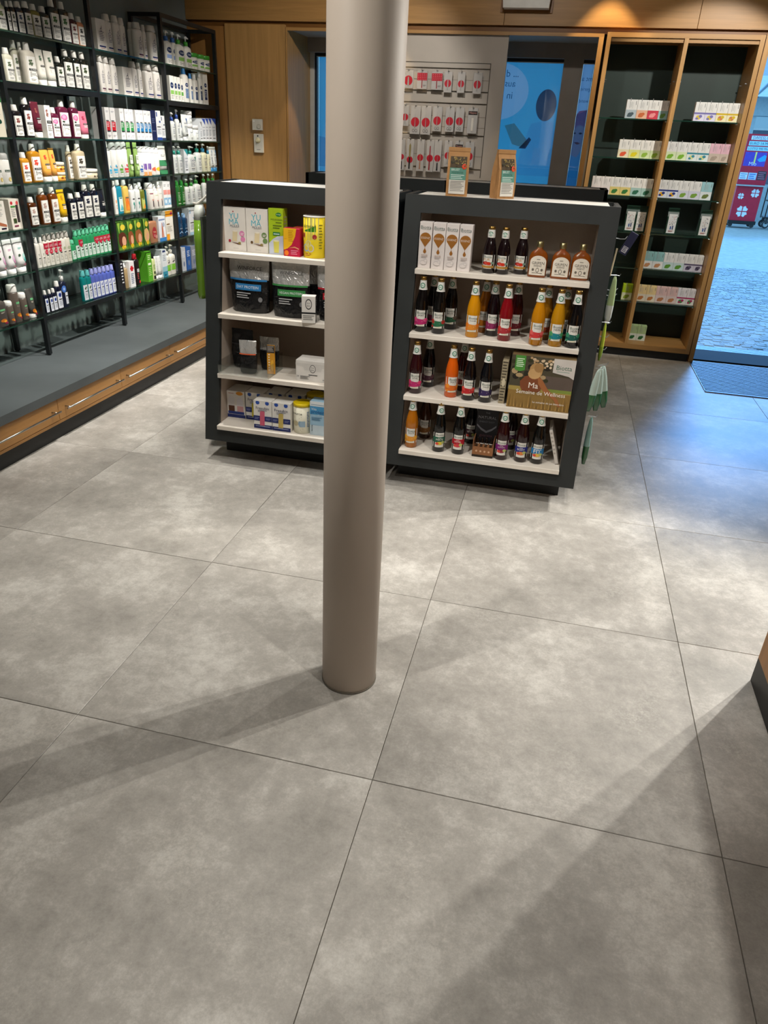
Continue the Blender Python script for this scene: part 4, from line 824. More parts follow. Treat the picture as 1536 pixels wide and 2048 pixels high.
def films():
    y = 5.722
    def prn(name, label, base, x0, x1, shapes):
        mb = MB(); mb.poly([(x0, y, .92), (x1, y, .92), (x1, y, 2.17), (x0, y, 2.17)], film(base))
        o = mb.obj(name); tag(o, label, 'window film')
        for k, sh in enumerate(shapes):
            yy = y-.0008*(k+1); mat = ink(sh[-1]); mb = MB()
            if sh[0] == 'p': mb.poly([(u, yy, v) for u, v in sh[1]], mat)
            else:
                _, nm, tx, cu, cv, wd, _h = sh; v, t = text2d(tx)
                mb.v += [(cu-a*wd, yy, cv+b*wd) for a, b in v]; q = mb.mi(mat)
                for f in t: mb.f.append(tuple(f)); mb.m.append(q)
            mb.obj('lettering' if sh[0] == 't' else 'printed_shape', o)
    def hole(x0, x1, cx, cz, rx, rz):   # panel with a round light spot left open
        c = ell(cx, cz, rx, rz, 32)[::-1]; i = max(range(32), key=lambda k: c[k][1]); c = c[i:]+c[:i]
        return [(cx, 2.17), (x0, 2.17), (x0, .92), (x1, .92), (x1, 2.17), (cx, 2.17)]+c+[c[0]]
    BGI = (.28, .86, .95); DK = (.10, .12, .18); TX = (.12, .28, .40)
    prn('window_film', 'blue window film with mirrored text and dark round head, wide window', '828c92', -2.02, .09, [
      ('p', hole(-2.02, -1.2, -1.72, 1.85, .22, .2), BGI), ('p', hole(-1.2, .09, -.42, 1.95, .25, .21), BGI),
      ('p', [(-2.02, 1.55), (-2.02, 1.3), (-1.5, 1.3), (-1.75, 1.5)], (.6, .7, .8)),
      ('p', [(-.34, 1.70), (-.26, 1.72), (-.14, 1.60), (-.12, 1.56), (-.18, 1.54), (-.26, 1.56)], (1.0, .55, .45)), ('p', [(-.20, 1.53), (-.12, 1.62), (-.10, 1.60), (-.14, 1.53)], DK),
      ('p', ell(-.01, 1.862, .085, .118, 24), (.35, .16, .20)), ('p', [(-.16, 1.58), (-.12, 1.72), (-.02, 1.745), (.06, 1.74), (.09, 1.66), (.09, 1.32), (-.22, 1.32)], (1.0, .84, .92)),
      ('t', 'l', '... d', -.318, 2.085, .10, TX), ('t', 'l', 'aus', -.330, 2.005, .085, TX), ('t', 'l', 'in', -.325, 1.925, .045, TX)])
    prn('window_film', 'blue window film with printed face and mirrored text, beside cabinet', '7c8690', .249, .334, [
      ('p', [(.249, .92), (.334, .92), (.334, 1.84), (.249, 1.80)], (.45, .80, .90)),
      ('p', [(.249, 1.80), (.27, 1.83), (.334, 1.84), (.334, 1.71), (.29, 1.73), (.249, 1.70)], (.8, .20, .30)),
      ('p', [(.249, 1.70), (.29, 1.73), (.334, 1.71), (.334, 1.55), (.30, 1.48), (.249, 1.50)], (1.0, .42, .42)),
      ('p', [(.262, 1.595), (.29, 1.60), (.315, 1.59), (.29, 1.578)], (.5, .2, .25)), ('p', ell(.305, 1.665, .014, .008, 8), DK), ('p', ell(.258, 1.665, .008, .007, 8), DK),
      ('p', [(.249, 1.50), (.30, 1.48), (.334, 1.55), (.334, .92), (.249, .92)], (.25, .50, .60)),
      ('t', 'l', 'mt a', .295, 2.06, .085, TX), ('t', 'l', 'gerie', .293, 1.985, .078, TX), ('t', 'l', 'wand', .293, 1.905, .08, TX)])
films()

# thermostat and dimmer on the wood panel
t = empty('room_thermostat', (-2.357, YF, 1.55)); tag(t, 'small white square thermostat on the wood wall panel', 'thermostat')
MB().bbox(-.044, .044, -.028, 0, .02, .102, M('d8d2c4'), .004).obj('housing', t)
mb = MB().lathe([(.017, 0), (.016, .008), (.012, .009)], M('c9c3b4'), 16); o = mb.obj('dial', t, True, loc=(.018, -.028, .048)); o.rotation_euler = (math.pi/2, 0, 0)
MB().box(-.034, -.02, -.0295, -.028, .082, .09, M('f4f2ec')).obj('lamp_dot', t)
t = empty('key_switch', (-2.352, YF, 1.40)); tag(t, 'white upright wall switch plate with round key knob', 'switch')
MB().bbox(-.043, .043, -.02, 0, 0, .142, M('d6d0c2'), .004).obj('plate', t)
o = MB().lathe([(.022, 0), (.020, .006), (.013, .007), (.012, .02), (.010, .021)], M('d8cfa8'), 16).obj('knob', t, True, loc=(-.004, -.02, .092)); o.rotation_euler = (math.pi/2, 0, 0)
o = MB().lathe([(.006, 0), (.006, .002)], M('1a1a1a'), 10).obj('indicator', t, loc=(-.004, -.02, .126)); o.rotation_euler = (math.pi/2, 0, 0)
MB().box(-.016, .016, -.0208, -.02, .020, .025, M('8a867c')).obj('imprint', t)

# white luminaire box on the fascia
t = empty('fascia_luminaire', (-.215, YF, 2.425)); tag(t, 'white tapered lamp box mounted on the wood fascia', 'lamp')
MB().box(-.19, .19, -.015, 0, -.003, .32, wood('7d5226', along='X')).obj('shadow_plate', t)  # dark plate painted in for the shadow around the lamp box
MB().hexa([(-.165, -.10, .015), (.165, -.10, .015), (.165, -.015, .015), (-.165, -.015, .015), (-.20, -.10, .33), (.19, -.10, .33), (.19, -.015, .33), (-.20, -.015, .33)], M('d4d0c8', 'satin')).obj('housing', t)

# downlights: fitting and light, also for the added fill spots
def downlights():
    ring = MB().lathe([(.06, -.012), (.062, -.004), (.062, .0)], M('d8d6d0'), 20).mesh('trim_ring', True)
    lens = MB().lathe([(.045, -.014), (.045, -.012)], M('f4f0e4', 'glossy'), 16).mesh('lens')
    for k, (x, y, tx, ty, tz, pw, ha, c, sb) in enumerate(SPOTS):
        e = empty('ceiling_downlight', (x, y, CEIL)); tag(e, 'round white downlight assumed in the unseen ceiling', 'downlight', 'ceiling downlights')
        link('trim_ring', ring, e); link('lens', lens, e)
        L = lamp('SPOT', 'spot_bulb', (x, y, CEIL-.03), (tx+.0001, ty, tz), pw, c, spot_size=math.radians(2*ha), spot_blend=sb, shadow_soft_size=.03)
downlights()

# round pillar
t = empty('pillar', (-.177, .390, 0)); tag(t, 'tall round beige painted steel pillar in the middle', 'pillar')
PILM = paint('beige_lacquer', 'c0b2a4', 'c5b7a9', .55, 3, spec=.25)
MB().lathe([(.086, .006), (.086, CEIL)], PILM, 48).obj('shaft', t, True)
MB().lathe([(.0875, 0), (.0875, .0065)], M('6b6459', 'satin'), 48).obj('base_joint', t, True)

# sales counter at the right edge
t = empty('sales_counter', (1.113, -.2, 0)); tag(t, 'wooden sales counter corner with black kickboard at right edge', 'counter')
MB().box(.0, .7, -1.2, .95, 0, .095, KICK).obj('kickboard', t)
MB().box(0, .7, -1.2, .95, .095, 1.12, wood('a8743c')).obj('body', t)
MB().box(-.01, .71, -1.21, .96, 1.12, 1.15, DARK).obj('top', t)

# ---------------------------------------------------------------- entrance
def entrance():
    t = empty('door_mat', (0, 0, 0)); tag(t, 'dark ribbed entrance mat set into the tiles', 'mat')
    MB().box(1.475, 3.1, 4.163, 5.06, .0, .002, M('26282c', 'matte')).obj('tray', t)
    me = MB().box(1.480, 3.095, -.011, .011, .002, .007, M('34363b', 'satin')).mesh('slat')
    n = 23
    for k in range(n): link('slat', me, t, (0, 4.163+.896*(k+.5)/n, 0))
    MB().box(1.472, 1.476, 4.16, 5.06, 0, .008, M('8a8e94', 'metal')).obj('edge_rail', t)
    MB().box(1.472, 3.1, 4.158, 4.164, 0, .008, M('8a8e94', 'metal')).obj('edge_rail', t)
    o = MB().box(1.47, 3.25, 5.10, 5.47, -.05, .012, M('101216', 'matte')).obj('door_threshold'); struct(o)
    for k in range(5): MB().box(1.50, 3.25, 5.475+k*.04, 5.505+k*.04, -.05, .004, M('6f7c8c', 'metal')).obj('threshold_strip', o)
    # street: ground with small cobbles near the door
    g = MB().box(-8, 22, 5.76, 60, -.30, -.022, paint('street_joints', '9aa0a2', 'aab0b2', .8, 9, .5)).obj('street_ground'); struct(g, 'cobbled street outside the open door')
    stm = [paint('cobble_a', '888e92', '9ca2a6', .75, 25, .4), paint('cobble_b', '949a9e', 'a8aeb2', .75, 25, .4), paint('cobble_c', '7e8488', '92989c', .75, 25, .4)]
    meshes = []
    for m in stm:
        w2, d2 = .0455, .0435
        meshes.append(MB().loft([[(-w2, -d2, -.05), (w2, -d2, -.05), (w2, d2, -.05), (-w2, d2, -.05)], [(-w2, -d2, -.012), (w2, -d2, -.012), (w2, d2, -.012), (-w2, d2, -.012)], [(-w2*.84, -d2*.84, -.005), (w2*.84, -d2*.84, -.005), (w2*.84, d2*.84, -.005), (-w2*.84, d2*.84, -.005)]], m, cap0=False).mesh('cobble'))
    rest = MB(); cnt = 0; P = []
    for j in range(0, 64):
        for i in range(0, 60):
            x = 1.2+i*.093; y = 5.74+j*.089
            y += .16*abs(((x+.3) % 1.1)/1.1*2-1)**2; x += .02*math.sin(j*1.3)+(.045 if j % 2 else 0)
            if x > 1.0+(y-5.3)*.62+1.6: continue
            P.append((x, y))
    P.sort(key=lambda p: p[1]-abs(p[0]-2.0)*.2)
    rng = random.Random(3)
    for n_, (x, y) in enumerate(P):
        dz = rng.uniform(-.004, .004); m = rng.randrange(3)
        if 1.40 < x < 3.6 and cnt < 290:
            link('cobble', meshes[m], g, (x, y, -.012+dz), rng.uniform(-.12, .12)); cnt += 1
        else:
            w2, d2 = .0455, .0435; z = -.012+dz
            rest.loft([[(x-w2, y-d2, z-.03), (x+w2, y-d2, z-.03), (x+w2, y+d2, z-.03), (x-w2, y+d2, z-.03)], [(x-w2*.86, y-d2*.86, z-.005), (x+w2*.86, y-d2*.86, z-.005), (x+w2*.86, y+d2*.86, z-.005), (x-w2*.86, y+d2*.86, z-.005)]], stm[m], cap0=False)
    o = rest.obj('cobble_field', g); o['kind'] = 'stuff'
entrance()

def street():
    y0 = 19.3
    t = empty('lottery_stand', (4.23, y0, 0)); tag(t, 'red lottery advertising stand with clover leaves on castors outside', 'stand')
    RED = M('c01838', 'satin'); LB = 'dfe8f0'
    MB().box(-.02, .62, -.05, .40, .07, .15, M('15181c', 'satin')).obj('trolley_base', t)
    wh = MB().lathe([(.05, -.018), (.05, .018)], M('22252a'), 14).mesh('castor')
    for x in (.05, .55):
        for y in (0, .34): o = link('castor', wh, t, (x, y, .05)); o.rotation_euler = (math.pi/2, 0, 0)
    lo = MB().box(0, .60, 0, .34, .15, .93, RED).obj('cabinet', t)
    def clover(cx, cz, r):
        mb = MB()
        for a in (45, 135, 225, 315):
            ca, sa = math.cos(math.radians(a)), math.sin(math.radians(a)); px, pz = -sa, ca
            pts = [(cx+ca*r*.1, cz+sa*r*.1), (cx+ca*r*.6-px*r*.48, cz+sa*r*.6-pz*r*.48), (cx+ca*r*.95-px*r*.32, cz+sa*r*.95-pz*r*.32), (cx+ca*r*.85, cz+sa*r*.85), (cx+ca*r*.95+px*r*.32, cz+sa*r*.95+pz*r*.32), (cx+ca*r*.6+px*r*.48, cz+sa*r*.6+pz*r*.48)]
            mb.poly([(u, -.003, v) for u, v in pts], M(LB, 'print'))
        mb.obj('clover_leaf', lo)
    clover(.14, .70, .075); clover(.45, .78, .105); clover(.25, .36, .14)
    MB().box(-.03, .64, -.10, .34, .93, .96, M('98a4ac', 'metal')).obj('tray', t)
    up = MB().box(.0, .64, .10, .34, .96, 2.05, RED).obj('sign_panel', t)
    pr = Print(0, .64, .96, 2.05, lambda u, v, e: (u, .10-e, v), .002).draw([
      ('r', .12, .885, .88, .965, LB), ('t', 'SWISSLOS', .5, .925, .66, '2a3a7a'),
      ('r', .08, .775, .86, .86, 'a8dcec'), ('t', 'EURO 14 Mio', .47, .818, .70, '1c3a5a'), ('r', .06, .675, .84, .755, 'a8dcec'), ('t', 'LOTTO 990 Mio', .45, .715, .70, '1c3a5a'),
      ('r', .04, .37, .80, .65, '5a48b8'), ('t', '1', .42, .54, .055, 'f0e87a'), ('p', [(.5, .5), (.72, .6), (.8, .58), (.8, .48), (.6, .46)], '38a8e0'), ('t', 'Mio', .38, .42, .26, 'e8e8f0'),
      ('r', .02, .10, .30, .24, LB), ('r', .33, .10, .62, .24, 'b8d0ec'), ('r', .65, .10, .95, .28, '3a3a44'), ('l', .05, .28, .2, 3, .04, '7a90c0'), ('l', .36, .58, .2, 3, .04, '4a6ac0'), ('l', .68, .92, .24, 4, .04, 'b06a80')])
    pr.mb.obj('poster', up)
    # black wire trolley beside it
    t = empty('wire_trolley', (5.05, y0+.05, 0)); tag(t, 'black wire display trolley on castors outside', 'trolley')
    BK = M('14171c', 'satin'); mb = MB()
    for x in (0, .62):
        for y in (0, .45): mb.rod((x, y, .22), (x, y, 1.75), .014, BK)
    for z in (.25, .62, 1.0, 1.4, 1.74):
        for y in (0, .45): mb.rod((0, y, z), (.62, y, z), .012, BK)
        for x in (0, .62): mb.rod((x, 0, z), (x, .45, z), .012, BK)
    mb.obj('wire_frame', t)
    for z in (.25, 1.0, 1.4): MB().box(0, .62, 0, .45, z, z+.01, M('5a6470', 'metal')).obj('wire_shelf', t)
    MB().box(.02, .60, .03, .42, 1.02, 1.34, M('9ab8d0', 'paper')).obj('leaflet_stack', t)
    MB().box(.04, .58, .03, .42, 1.42, 1.70, M('c8ccd8', 'paper')).obj('leaflet_stack', t)
    wh = MB().lathe([(.075, -.02), (.09, -.012), (.09, .012), (.075, .02)], M('2a2e34'), 16).mesh('castor'); hub = MB().lathe([(.055, -.024), (.055, .024)], M('a8b0b8', 'metal'), 14).mesh('hub')
    for x in (.06, .56):
        for y in (.05, .40):
            o = link('castor', wh, t, (x, y, .09)); o.rotation_euler = (math.pi/2, 0, 0)
            h_ = link('hub', hub, o)
            MB().box(-.03, .03, -.03, .03, .10, .25, M('2a2e34')).obj('fork', t, loc=(x, y, 0))
    # houses across the square
    def house(x0, x1, y, h, wallc, label, roofh, wins):
        t = empty('house', (x0, y, 0)); tag(t, label, 'house'); wd = x1-x0
        MB().box(0, wd, 0, 6, -.1, h, paint('plaster_'+wallc, wallc, wallc, .8, 2)).obj('wall', t)
        R = M('8d979c', 'matte'); MB().hexa([(-.4, -.5, h), (wd+.4, -.5, h), (wd+.4, 6.5, h), (-.4, 6.5, h), (-.4, 2.6, h+roofh), (wd+.4, 2.6, h+roofh), (wd+.4, 3.0, h+roofh), (-.4, 3.0, h+roofh)], R).obj('roof', t)
        MB().box(-.45, wd+.45, -.58, -.5, h-.12, h+.06, M('5a666e', 'satin')).obj('gutter', t)
        for a, b, c, d in wins:
            f = MB().box(a, b, -.03, .05, c, d, M('c8ccce', 'satin')).obj('window', t)
            MB().box(a+.06, b-.06, -.035, -.03, c+.06, d-.06, M('27405a', 'glossy')).obj('pane', f)
    house(3.6, 9.4, 27, 3.7, 'b9c4c8', 'pale low house with grey roof across the street', 1.1, [(.4, 1.5, .9, 2.4), (2.0, 3.1, .9, 2.4), (3.6, 4.7, .9, 2.4)])
    # market stall roof frame behind the stand
    t = empty('market_stall', (4.4, 22.5, 0)); tag(t, 'pale market stall with beamed canopy behind the red stand', 'stall')
    PB = M('a9bac2', 'satin')
    MB().box(0, .5, 0, .3, -.04, 2.55, PB).obj('post', t); MB().box(3.6, 4.0, 0, .3, -.04, 2.55, PB).obj('post', t)
    MB().box(-.2, 4.3, -.1, .4, 2.55, 2.95, PB).obj('beam', t)
    MB().hexa([(-.4, -.9, 2.95), (4.5, -.9, 2.95), (4.5, 1.6, 2.95), (-.4, 1.6, 2.95), (-.4, .2, 3.5), (4.5, .2, 3.5), (4.5, .5, 3.5), (-.4, .5, 3.5)], M('b7c6cd', 'matte')).obj('canopy', t)
    for k in range(4): MB().rod((.2+k*1.1, -.85, 2.93), (.8+k*1.1, .2, 3.5), .05, M('4a6272', 'satin')).obj('rafter', t)
    MB().box(.5, 3.6, .1, .2, .9, 1.9, M('2f4a66', 'glossy')).obj('counter_glass', t); MB().box(.5, 3.6, 0, .3, -.04, .9, M('98a8b0')).obj('counter_front', t)
street()


# ================================================================ LEFT WALL: plinth with drawers, black racks, glass shelves
def plinth():
    t = empty('drawer_plinth', (-2.25, 0, 0)); tag(t, 'low wooden drawer plinth with black kickboard along left wall', 'plinth')
    MB().box(-.705, -.012, .62, 5.098, 0, .084, KICK).obj('kickboard', t)
    MB().box(-.705, -.018, .62, 5.098, .084, .222, wood('8d5f2e', along='Y')).obj('carcass', t)
    MB().box(-.018, 0, .62, 5.098, .084, .099, OAKY).obj('bottom_strip', t)
    fr = MB().bbox(-.018, .0, .0015, .6195, .102, .219, OAKY, .0015).mesh('drawer_front')
    ST = M('b8b6b0', 'metal')
    bar = MB().rod((.036, .03, .163), (.036, .595, .163), .005, ST).mesh('handle_bar', True); po = MB().rod((0, .06, .163), (.036, .06, .163), .004, ST).rod((0, .565, .163), (.036, .565, .163), .004, ST).mesh('handle_post', True)
    for k in range(7):
        y = .622+k*.6215
        d = link('drawer_front', fr, t, (0, y, 0)); link('handle_bar', bar, d); link('handle_post', po, d)
    MB().box(-.705, .008, .60, 5.098, .222, .268, paint('grey_worktop', '4f5557', '555b5d', .5, 5)).obj('worktop', t)
plinth()
ZS = [.505, .772, 1.005, 1.237, 1.468, 1.735, 1.968]
def racks():
    pw = .0125; X0, X1 = -2.93, -2.705
    ORD = ['at the near end', 'in the middle', 'beside the wood wall']
    def glass(y0, y1, z, parent=None):
        mb = MB().box(X0+pw, X1+pw-.002, y0, y1, z-.008, z, GLASS)
        mb.poly([(X1+pw-.0015, y0, z-.008), (X1+pw-.0015, y1, z-.008), (X1+pw-.0015, y1, z), (X1+pw-.0015, y0, z)], GEDGE)
        return mb.obj('glass_shelf', parent)
    for k, (a, b) in enumerate(((.71, 1.575), (2.45, 3.31), (4.19, 5.065))):
        t = empty('shelf_rack', (0, 0, 0)); tag(t, f'black metal rack with glass shelves {ORD[k]}, against left wall', 'rack', 'black wall racks')
        for y in (a, b):
            for x in (X0, X1):
                MB().box(x-pw, x+pw, y-pw, y+pw, .276, 2.27, BLACKM).obj('post', t)
                MB().lathe([(.011, .2685), (.011, .277)], M('0c0d0e'), 10, x, y).obj('foot', t)
        for z0, z1 in ((.478, .502), (1.703, 1.732), (2.245, 2.27)):
            for x in (X0, X1): MB().box(x-pw, x+pw, a+pw, b-pw, z0, z1, BLACKM).obj('beam', t)
            for y in (a, b): MB().box(X0+pw, X1-pw, y-pw, y+pw, z0, z1, BLACKM).obj('cross_beam', t)
        for z in ZS: glass(a+pw, b-pw, z, t)
    for n, (y0, y1) in (('leftmost', (1.575, 2.45)), ('third', (3.31, 4.19))):
        for i, z in enumerate(ZS):
            o = glass(y0+pw, y1-pw, z)
            tag(o, f'{["lowest", "second lowest", "third lowest", "middle", "third highest", "second highest", "topmost"][i]} bridging glass shelf in {n} wall bay', 'glass shelf', 'bridging glass shelves')
racks()
for kind, x, y, z, w_, h, st, lab in LEFT:
    wd = w_*.97
    d = {'bottle': min(wd*.62, .05), 'pump': min(wd*.6, .055), 'tube': .04, 'can': min(wd, .068), 'spray': min(wd, .068), 'jar': wd, 'pouch2': .03}.get(kind, .10 if wd < .09 else .06)
    put(KNAME[kind], lab, KCAT[kind], (x-d/2+.012, y, z+.0004), math.pi/2, product(kind, wd, h, st), 'care products on the wall racks')

# ================================================================ GONDOLAS
GX0, GX1, GT = -.42, .512, 1.337
def yf(z): return 2.06-(GT-z)*.165
def lbar(x0, x1, z0, z1, th, mat, dy=0):
    return MB().hexa([(x0, yf(z0)+dy, z0), (x1, yf(z0)+dy, z0), (x1, yf(z0)+dy+th, z0), (x0, yf(z0)+dy+th, z0), (x0, yf(z1)+dy, z1), (x1, yf(z1)+dy, z1), (x1, yf(z1)+dy+th, z1), (x0, yf(z1)+dy+th, z1)], mat)
SHZ = [1.033, .752, .463, .200]
def gondola(dx, label, flip=False):
    t = empty('gondola_shelf', (0, 0, 0)); tag(t, label, 'display shelf', 'anthracite gondola shelves')
    ix0, ix1 = GX0+.075, GX1-.078; zb = .11; th = .024; yb = 2.37
    P = []
    P.append(lbar(GX0, ix0, zb, GT, th, DARK).obj('frame_stile', t)); P.append(lbar(ix1, GX1, zb, GT, th, DARK).obj('frame_stile', t))
    P.append(lbar(ix0, ix1, 1.264, GT, th, DARK).obj('frame_rail', t)); P.append(lbar(ix0, ix1, zb, .176, th, DARK).obj('frame_rail', t))
    for x0, x1 in ((GX0, GX0+.02), (GX1-.02, GX1)):
        P.append(MB().hexa([(x0, yf(zb)+th, zb), (x1, yf(zb)+th, zb), (x1, yb, zb), (x0, yb, zb), (x0, yf(GT)+th, GT), (x1, yf(GT)+th, GT), (x1, yb, GT), (x0, yb, GT)], DARK).obj('side_panel', t))
    for x0, x1 in ((ix0-.016, ix0), (ix1, ix1+.016)):
        P.append(MB().hexa([(x0, yf(.17)+th, .17), (x1, yf(.17)+th, .17), (x1, 2.33, .17), (x0, 2.33, .17), (x0, yf(1.3)+th, 1.3), (x1, yf(1.3)+th, 1.3), (x1, 2.33, 1.3), (x0, 2.33, 1.3)], TAUPE).obj('inner_side', t))
    P.append(MB().box(GX0+.02, GX1-.02, 2.33, 2.35, .17, 1.31, TAUPE).obj('back_panel', t))
    P.append(MB().box(GX0, GX1, 2.35, yb, zb, GT, DARK).obj('rear_cladding', t))
    P.append(MB().box(GX0+.045, GX1-.045, yf(GT)+th, 2.35, 1.305, GT-.002, paint('white_top', 'e6e2da', 'ebe7df', .4, 8)).obj('top_board', t))
    P.append(MB().box(GX0+.05, GX1-.06, 2.0, 2.34, 0, zb, KICK).obj('base', t))
    for i, z in enumerate(SHZ):
        P.append(MB().bbox(ix0+.001, ix1-.001, yf(z)-.028, 2.33, z-.022, z, SHELFW, .002).obj('shelf', t))
    if flip:
        t.rotation_euler = (0, 0, math.pi); t.location = (GX0+GX1+dx, 5.86, 0)
    else: t.location = (dx, 0, 0)
    return t
LX = -.963
gondola(0, 'anthracite display shelf full of juice bottles, right of the pillar')
gondola(LX, 'anthracite display shelf with protein powders, left of the pillar')
gondola(0, 'anthracite display shelf standing behind the juice shelf', True)
gondola(LX, 'anthracite display shelf standing behind the protein shelf', True)

def carton(name, label, x, y, z, w_, d, h, c, shapes=(), rz=0, cat='carton', group=None, kind='paper', parts=None, side=None):
    """y = front face"""
    e = empty(name, (x, y+d/2, z+.0005), rz); tag(e, label, cat, group)
    mb = MB().bbox(-w_/2, w_/2, -d/2, d/2, 0, h, M(c, kind), .0015)
    mb.obj('body', e)
    if shapes: Print(-w_/2, w_/2, 0, h, flat(d)).draw(list(shapes)).mb.obj('print', e)
    if side:
        Print(-d/2, d/2, 0, h, lambda u, v, ee: (w_/2+ee, u, v)).draw(list(side)).mb.obj('side_print', e)
    return e
# ---- left gondola, top shelf
def yuma(x, y, dot, lab, c3):
    carton('shake_carton', lab, x, y, SHZ[0], .112, .05, .197, 'e4ded6', [
      ('p', ell(.45, .90, .03, .018, 10), 'b04a50'), ('t', 'YU', .47, .80, .42, '4ab4c8'), ('t', 'MA', .47, .67, .44, '4ab4c8'), ('t', 'MOLKE', .5, .575, .42, '5a6470'), ('l', .35, .65, .54, 1, .03, 'b8b4b0'),
      ('p', [(.36, .22), (.40, .46), (.62, .46), (.58, .22)], 'e0d0a8'), ('p', ell(.51, .46, .11, .02, 10), 'f0e8d8'), ('p', ell(.82, .41, .12, .065, 12), dot), ('p', ell(.86, .28, .11, .06, 12), dot), ('l', .76, .9, .41, 2, .03, 'f4e4e8'),
      ('p', ell(.25, .23, .06, .035, 9), c3), ('p', [(.3, .2), (.6, .16), (.8, .15), (.6, .19)], '6a4a38'), ('p', ell(.7, .19, .07, .025, 9), '8a7a40'), ('l', .4, .65, .06, 1, .02, 'c0bcb6')])
yuma(-1.253, 2.066, 'd884b0', 'white shake carton with turquoise lettering and pink dots', 'a82a3a')
yuma(-1.138, 2.064, '6f8a52', 'white shake carton with turquoise lettering and green dots', '6a5030')
carton('whey_drink_carton', 'lime green carton with drinking glass picture', -1.039, 2.056, SHZ[0], .073, .06, .205, 'a8c41e', [
  ('p', [(0, 0), (1, 0), (1, .42), (.6, .40), (.3, .34), (0, .24)], 'c8cede'), ('p', ell(.7, .87, .2, .045, 12), '2a7a3a'), ('t', 'A.Vogel', .7, .87, .3, 'e8f0d8'), ('t', 'MOLKOSAN', .56, .76, .78, '1f3a1c'), ('l', .5, .9, .69, 1, .04, '4a5a20'), ('l', .3, .9, .62, 2, .05, '5a7020'), ('r', .3, .42, .78, .49, '1f7a4a'), ('l', .34, .74, .44, 1, .05, 'd8ecd8'),
  ('p', [(.36, .04), (.32, .30), (.72, .30), (.68, .04)], 'd8d060'), ('p', ell(.52, .30, .2, .02, 10), 'eeeac0')], side=[('l', .2, .8, .8, 9, .07, 'a8a890')])
for k, (x, y) in enumerate(((-.953, 2.034), (-.925, 2.10))):
    carton('biotin_carton', 'yellow and crimson carton ' + ('in front of the yellow can' if k == 0 else 'standing behind another of its kind'), x, y, SHZ[0], .080, .05, .125, 'c01840', [
      ('p', [(0, .22), (0, 1), (.8, 1), (.72, .72), (.5, .42), (.25, .28)], 'f0b820'), ('l', .3, .6, .9, 7, .06, 'c88a18'), ('t', 'metatonin', .14, .62, .2, 'd84a28'), ('p', [(.3, .3), (.7, .36), (.95, .3), (.95, .26), (.7, .32)], 'e8a878'), ('p', ell(.18, .12, .14, .1, 12), 'e87a20'), ('l', .45, .9, .2, 3, .06, 'e890a8')])
def canister(name, label, x, y, z, r, h, c, lidc, shapes, cat='can'):
    e = empty(name, (x, y+r, z+.0005)); tag(e, label, cat)
    hl = .016 if lidc != 'e8e4dc' else .005
    MB().lathe([(r*.97, 0), (r, .003), (r, h-hl), (r*.98, h-hl)], M(c, 'paper'), 28).obj('body', e, True)
    MB().lathe([(r*1.03, h-hl), (r*1.03, h-.002), (r*.96, h), (r*.9, h-.002)], M(lidc), 28).obj('lid', e, True)
    Print(-r*.95, r*.95, 0, h-hl, oval(2*r, 2*r, 2)).draw(shapes).mb.obj('print', e)
canister('powder_can', 'tall yellow powder can with green banner', -.852, 2.022, SHZ[0], .053, .185, 'e2c81e', 'e8e4dc', [
  ('r', 0, .62, 1, 1, 'ddd478'), ('r', 0, .45, 1, .62, 'dccc58'), ('p', [(.15, .65), (.72, .65), (.72, .80), (.15, .68)], '3a8a1c'), ('t', 'almased', .40, .79, .62, '2f6a28'), ('p', ell(.10, .56, .06, .06, 10), 'a02a2a'), ('p', ell(.66, .53, .10, .06, 12), 'a8323a'), ('p', ell(.25, .26, .16, .1, 14), '8ab8d8'), ('p', ell(.25, .26, .11, .07, 12), 'dcc43a'), ('p', ell(.48, .25, .16, .1, 14), 'd0c8c0'), ('p', ell(.48, .25, .11, .07, 12), 'dcc43a'), ('p', ell(.36, .36, .15, .09, 14), 'e0d890'), ('p', ell(.36, .36, .1, .06, 12), 'dcc43a'), ('l', .2, .5, .1, 2, .04, 'b04820'), ('l', .84, .96, .8, 9, .07, '8a8420')])
carton('bar_carton', 'white and yellow carton half hidden by the pillar, top protein shelf', -.755, 2.055, SHZ[0], .078, .06, .180, 'dcd6c4', [('r', .05, .0, .5, .25, 'd8b820'), ('l', .1, .9, .8, 5, .08, '8a4a40')])
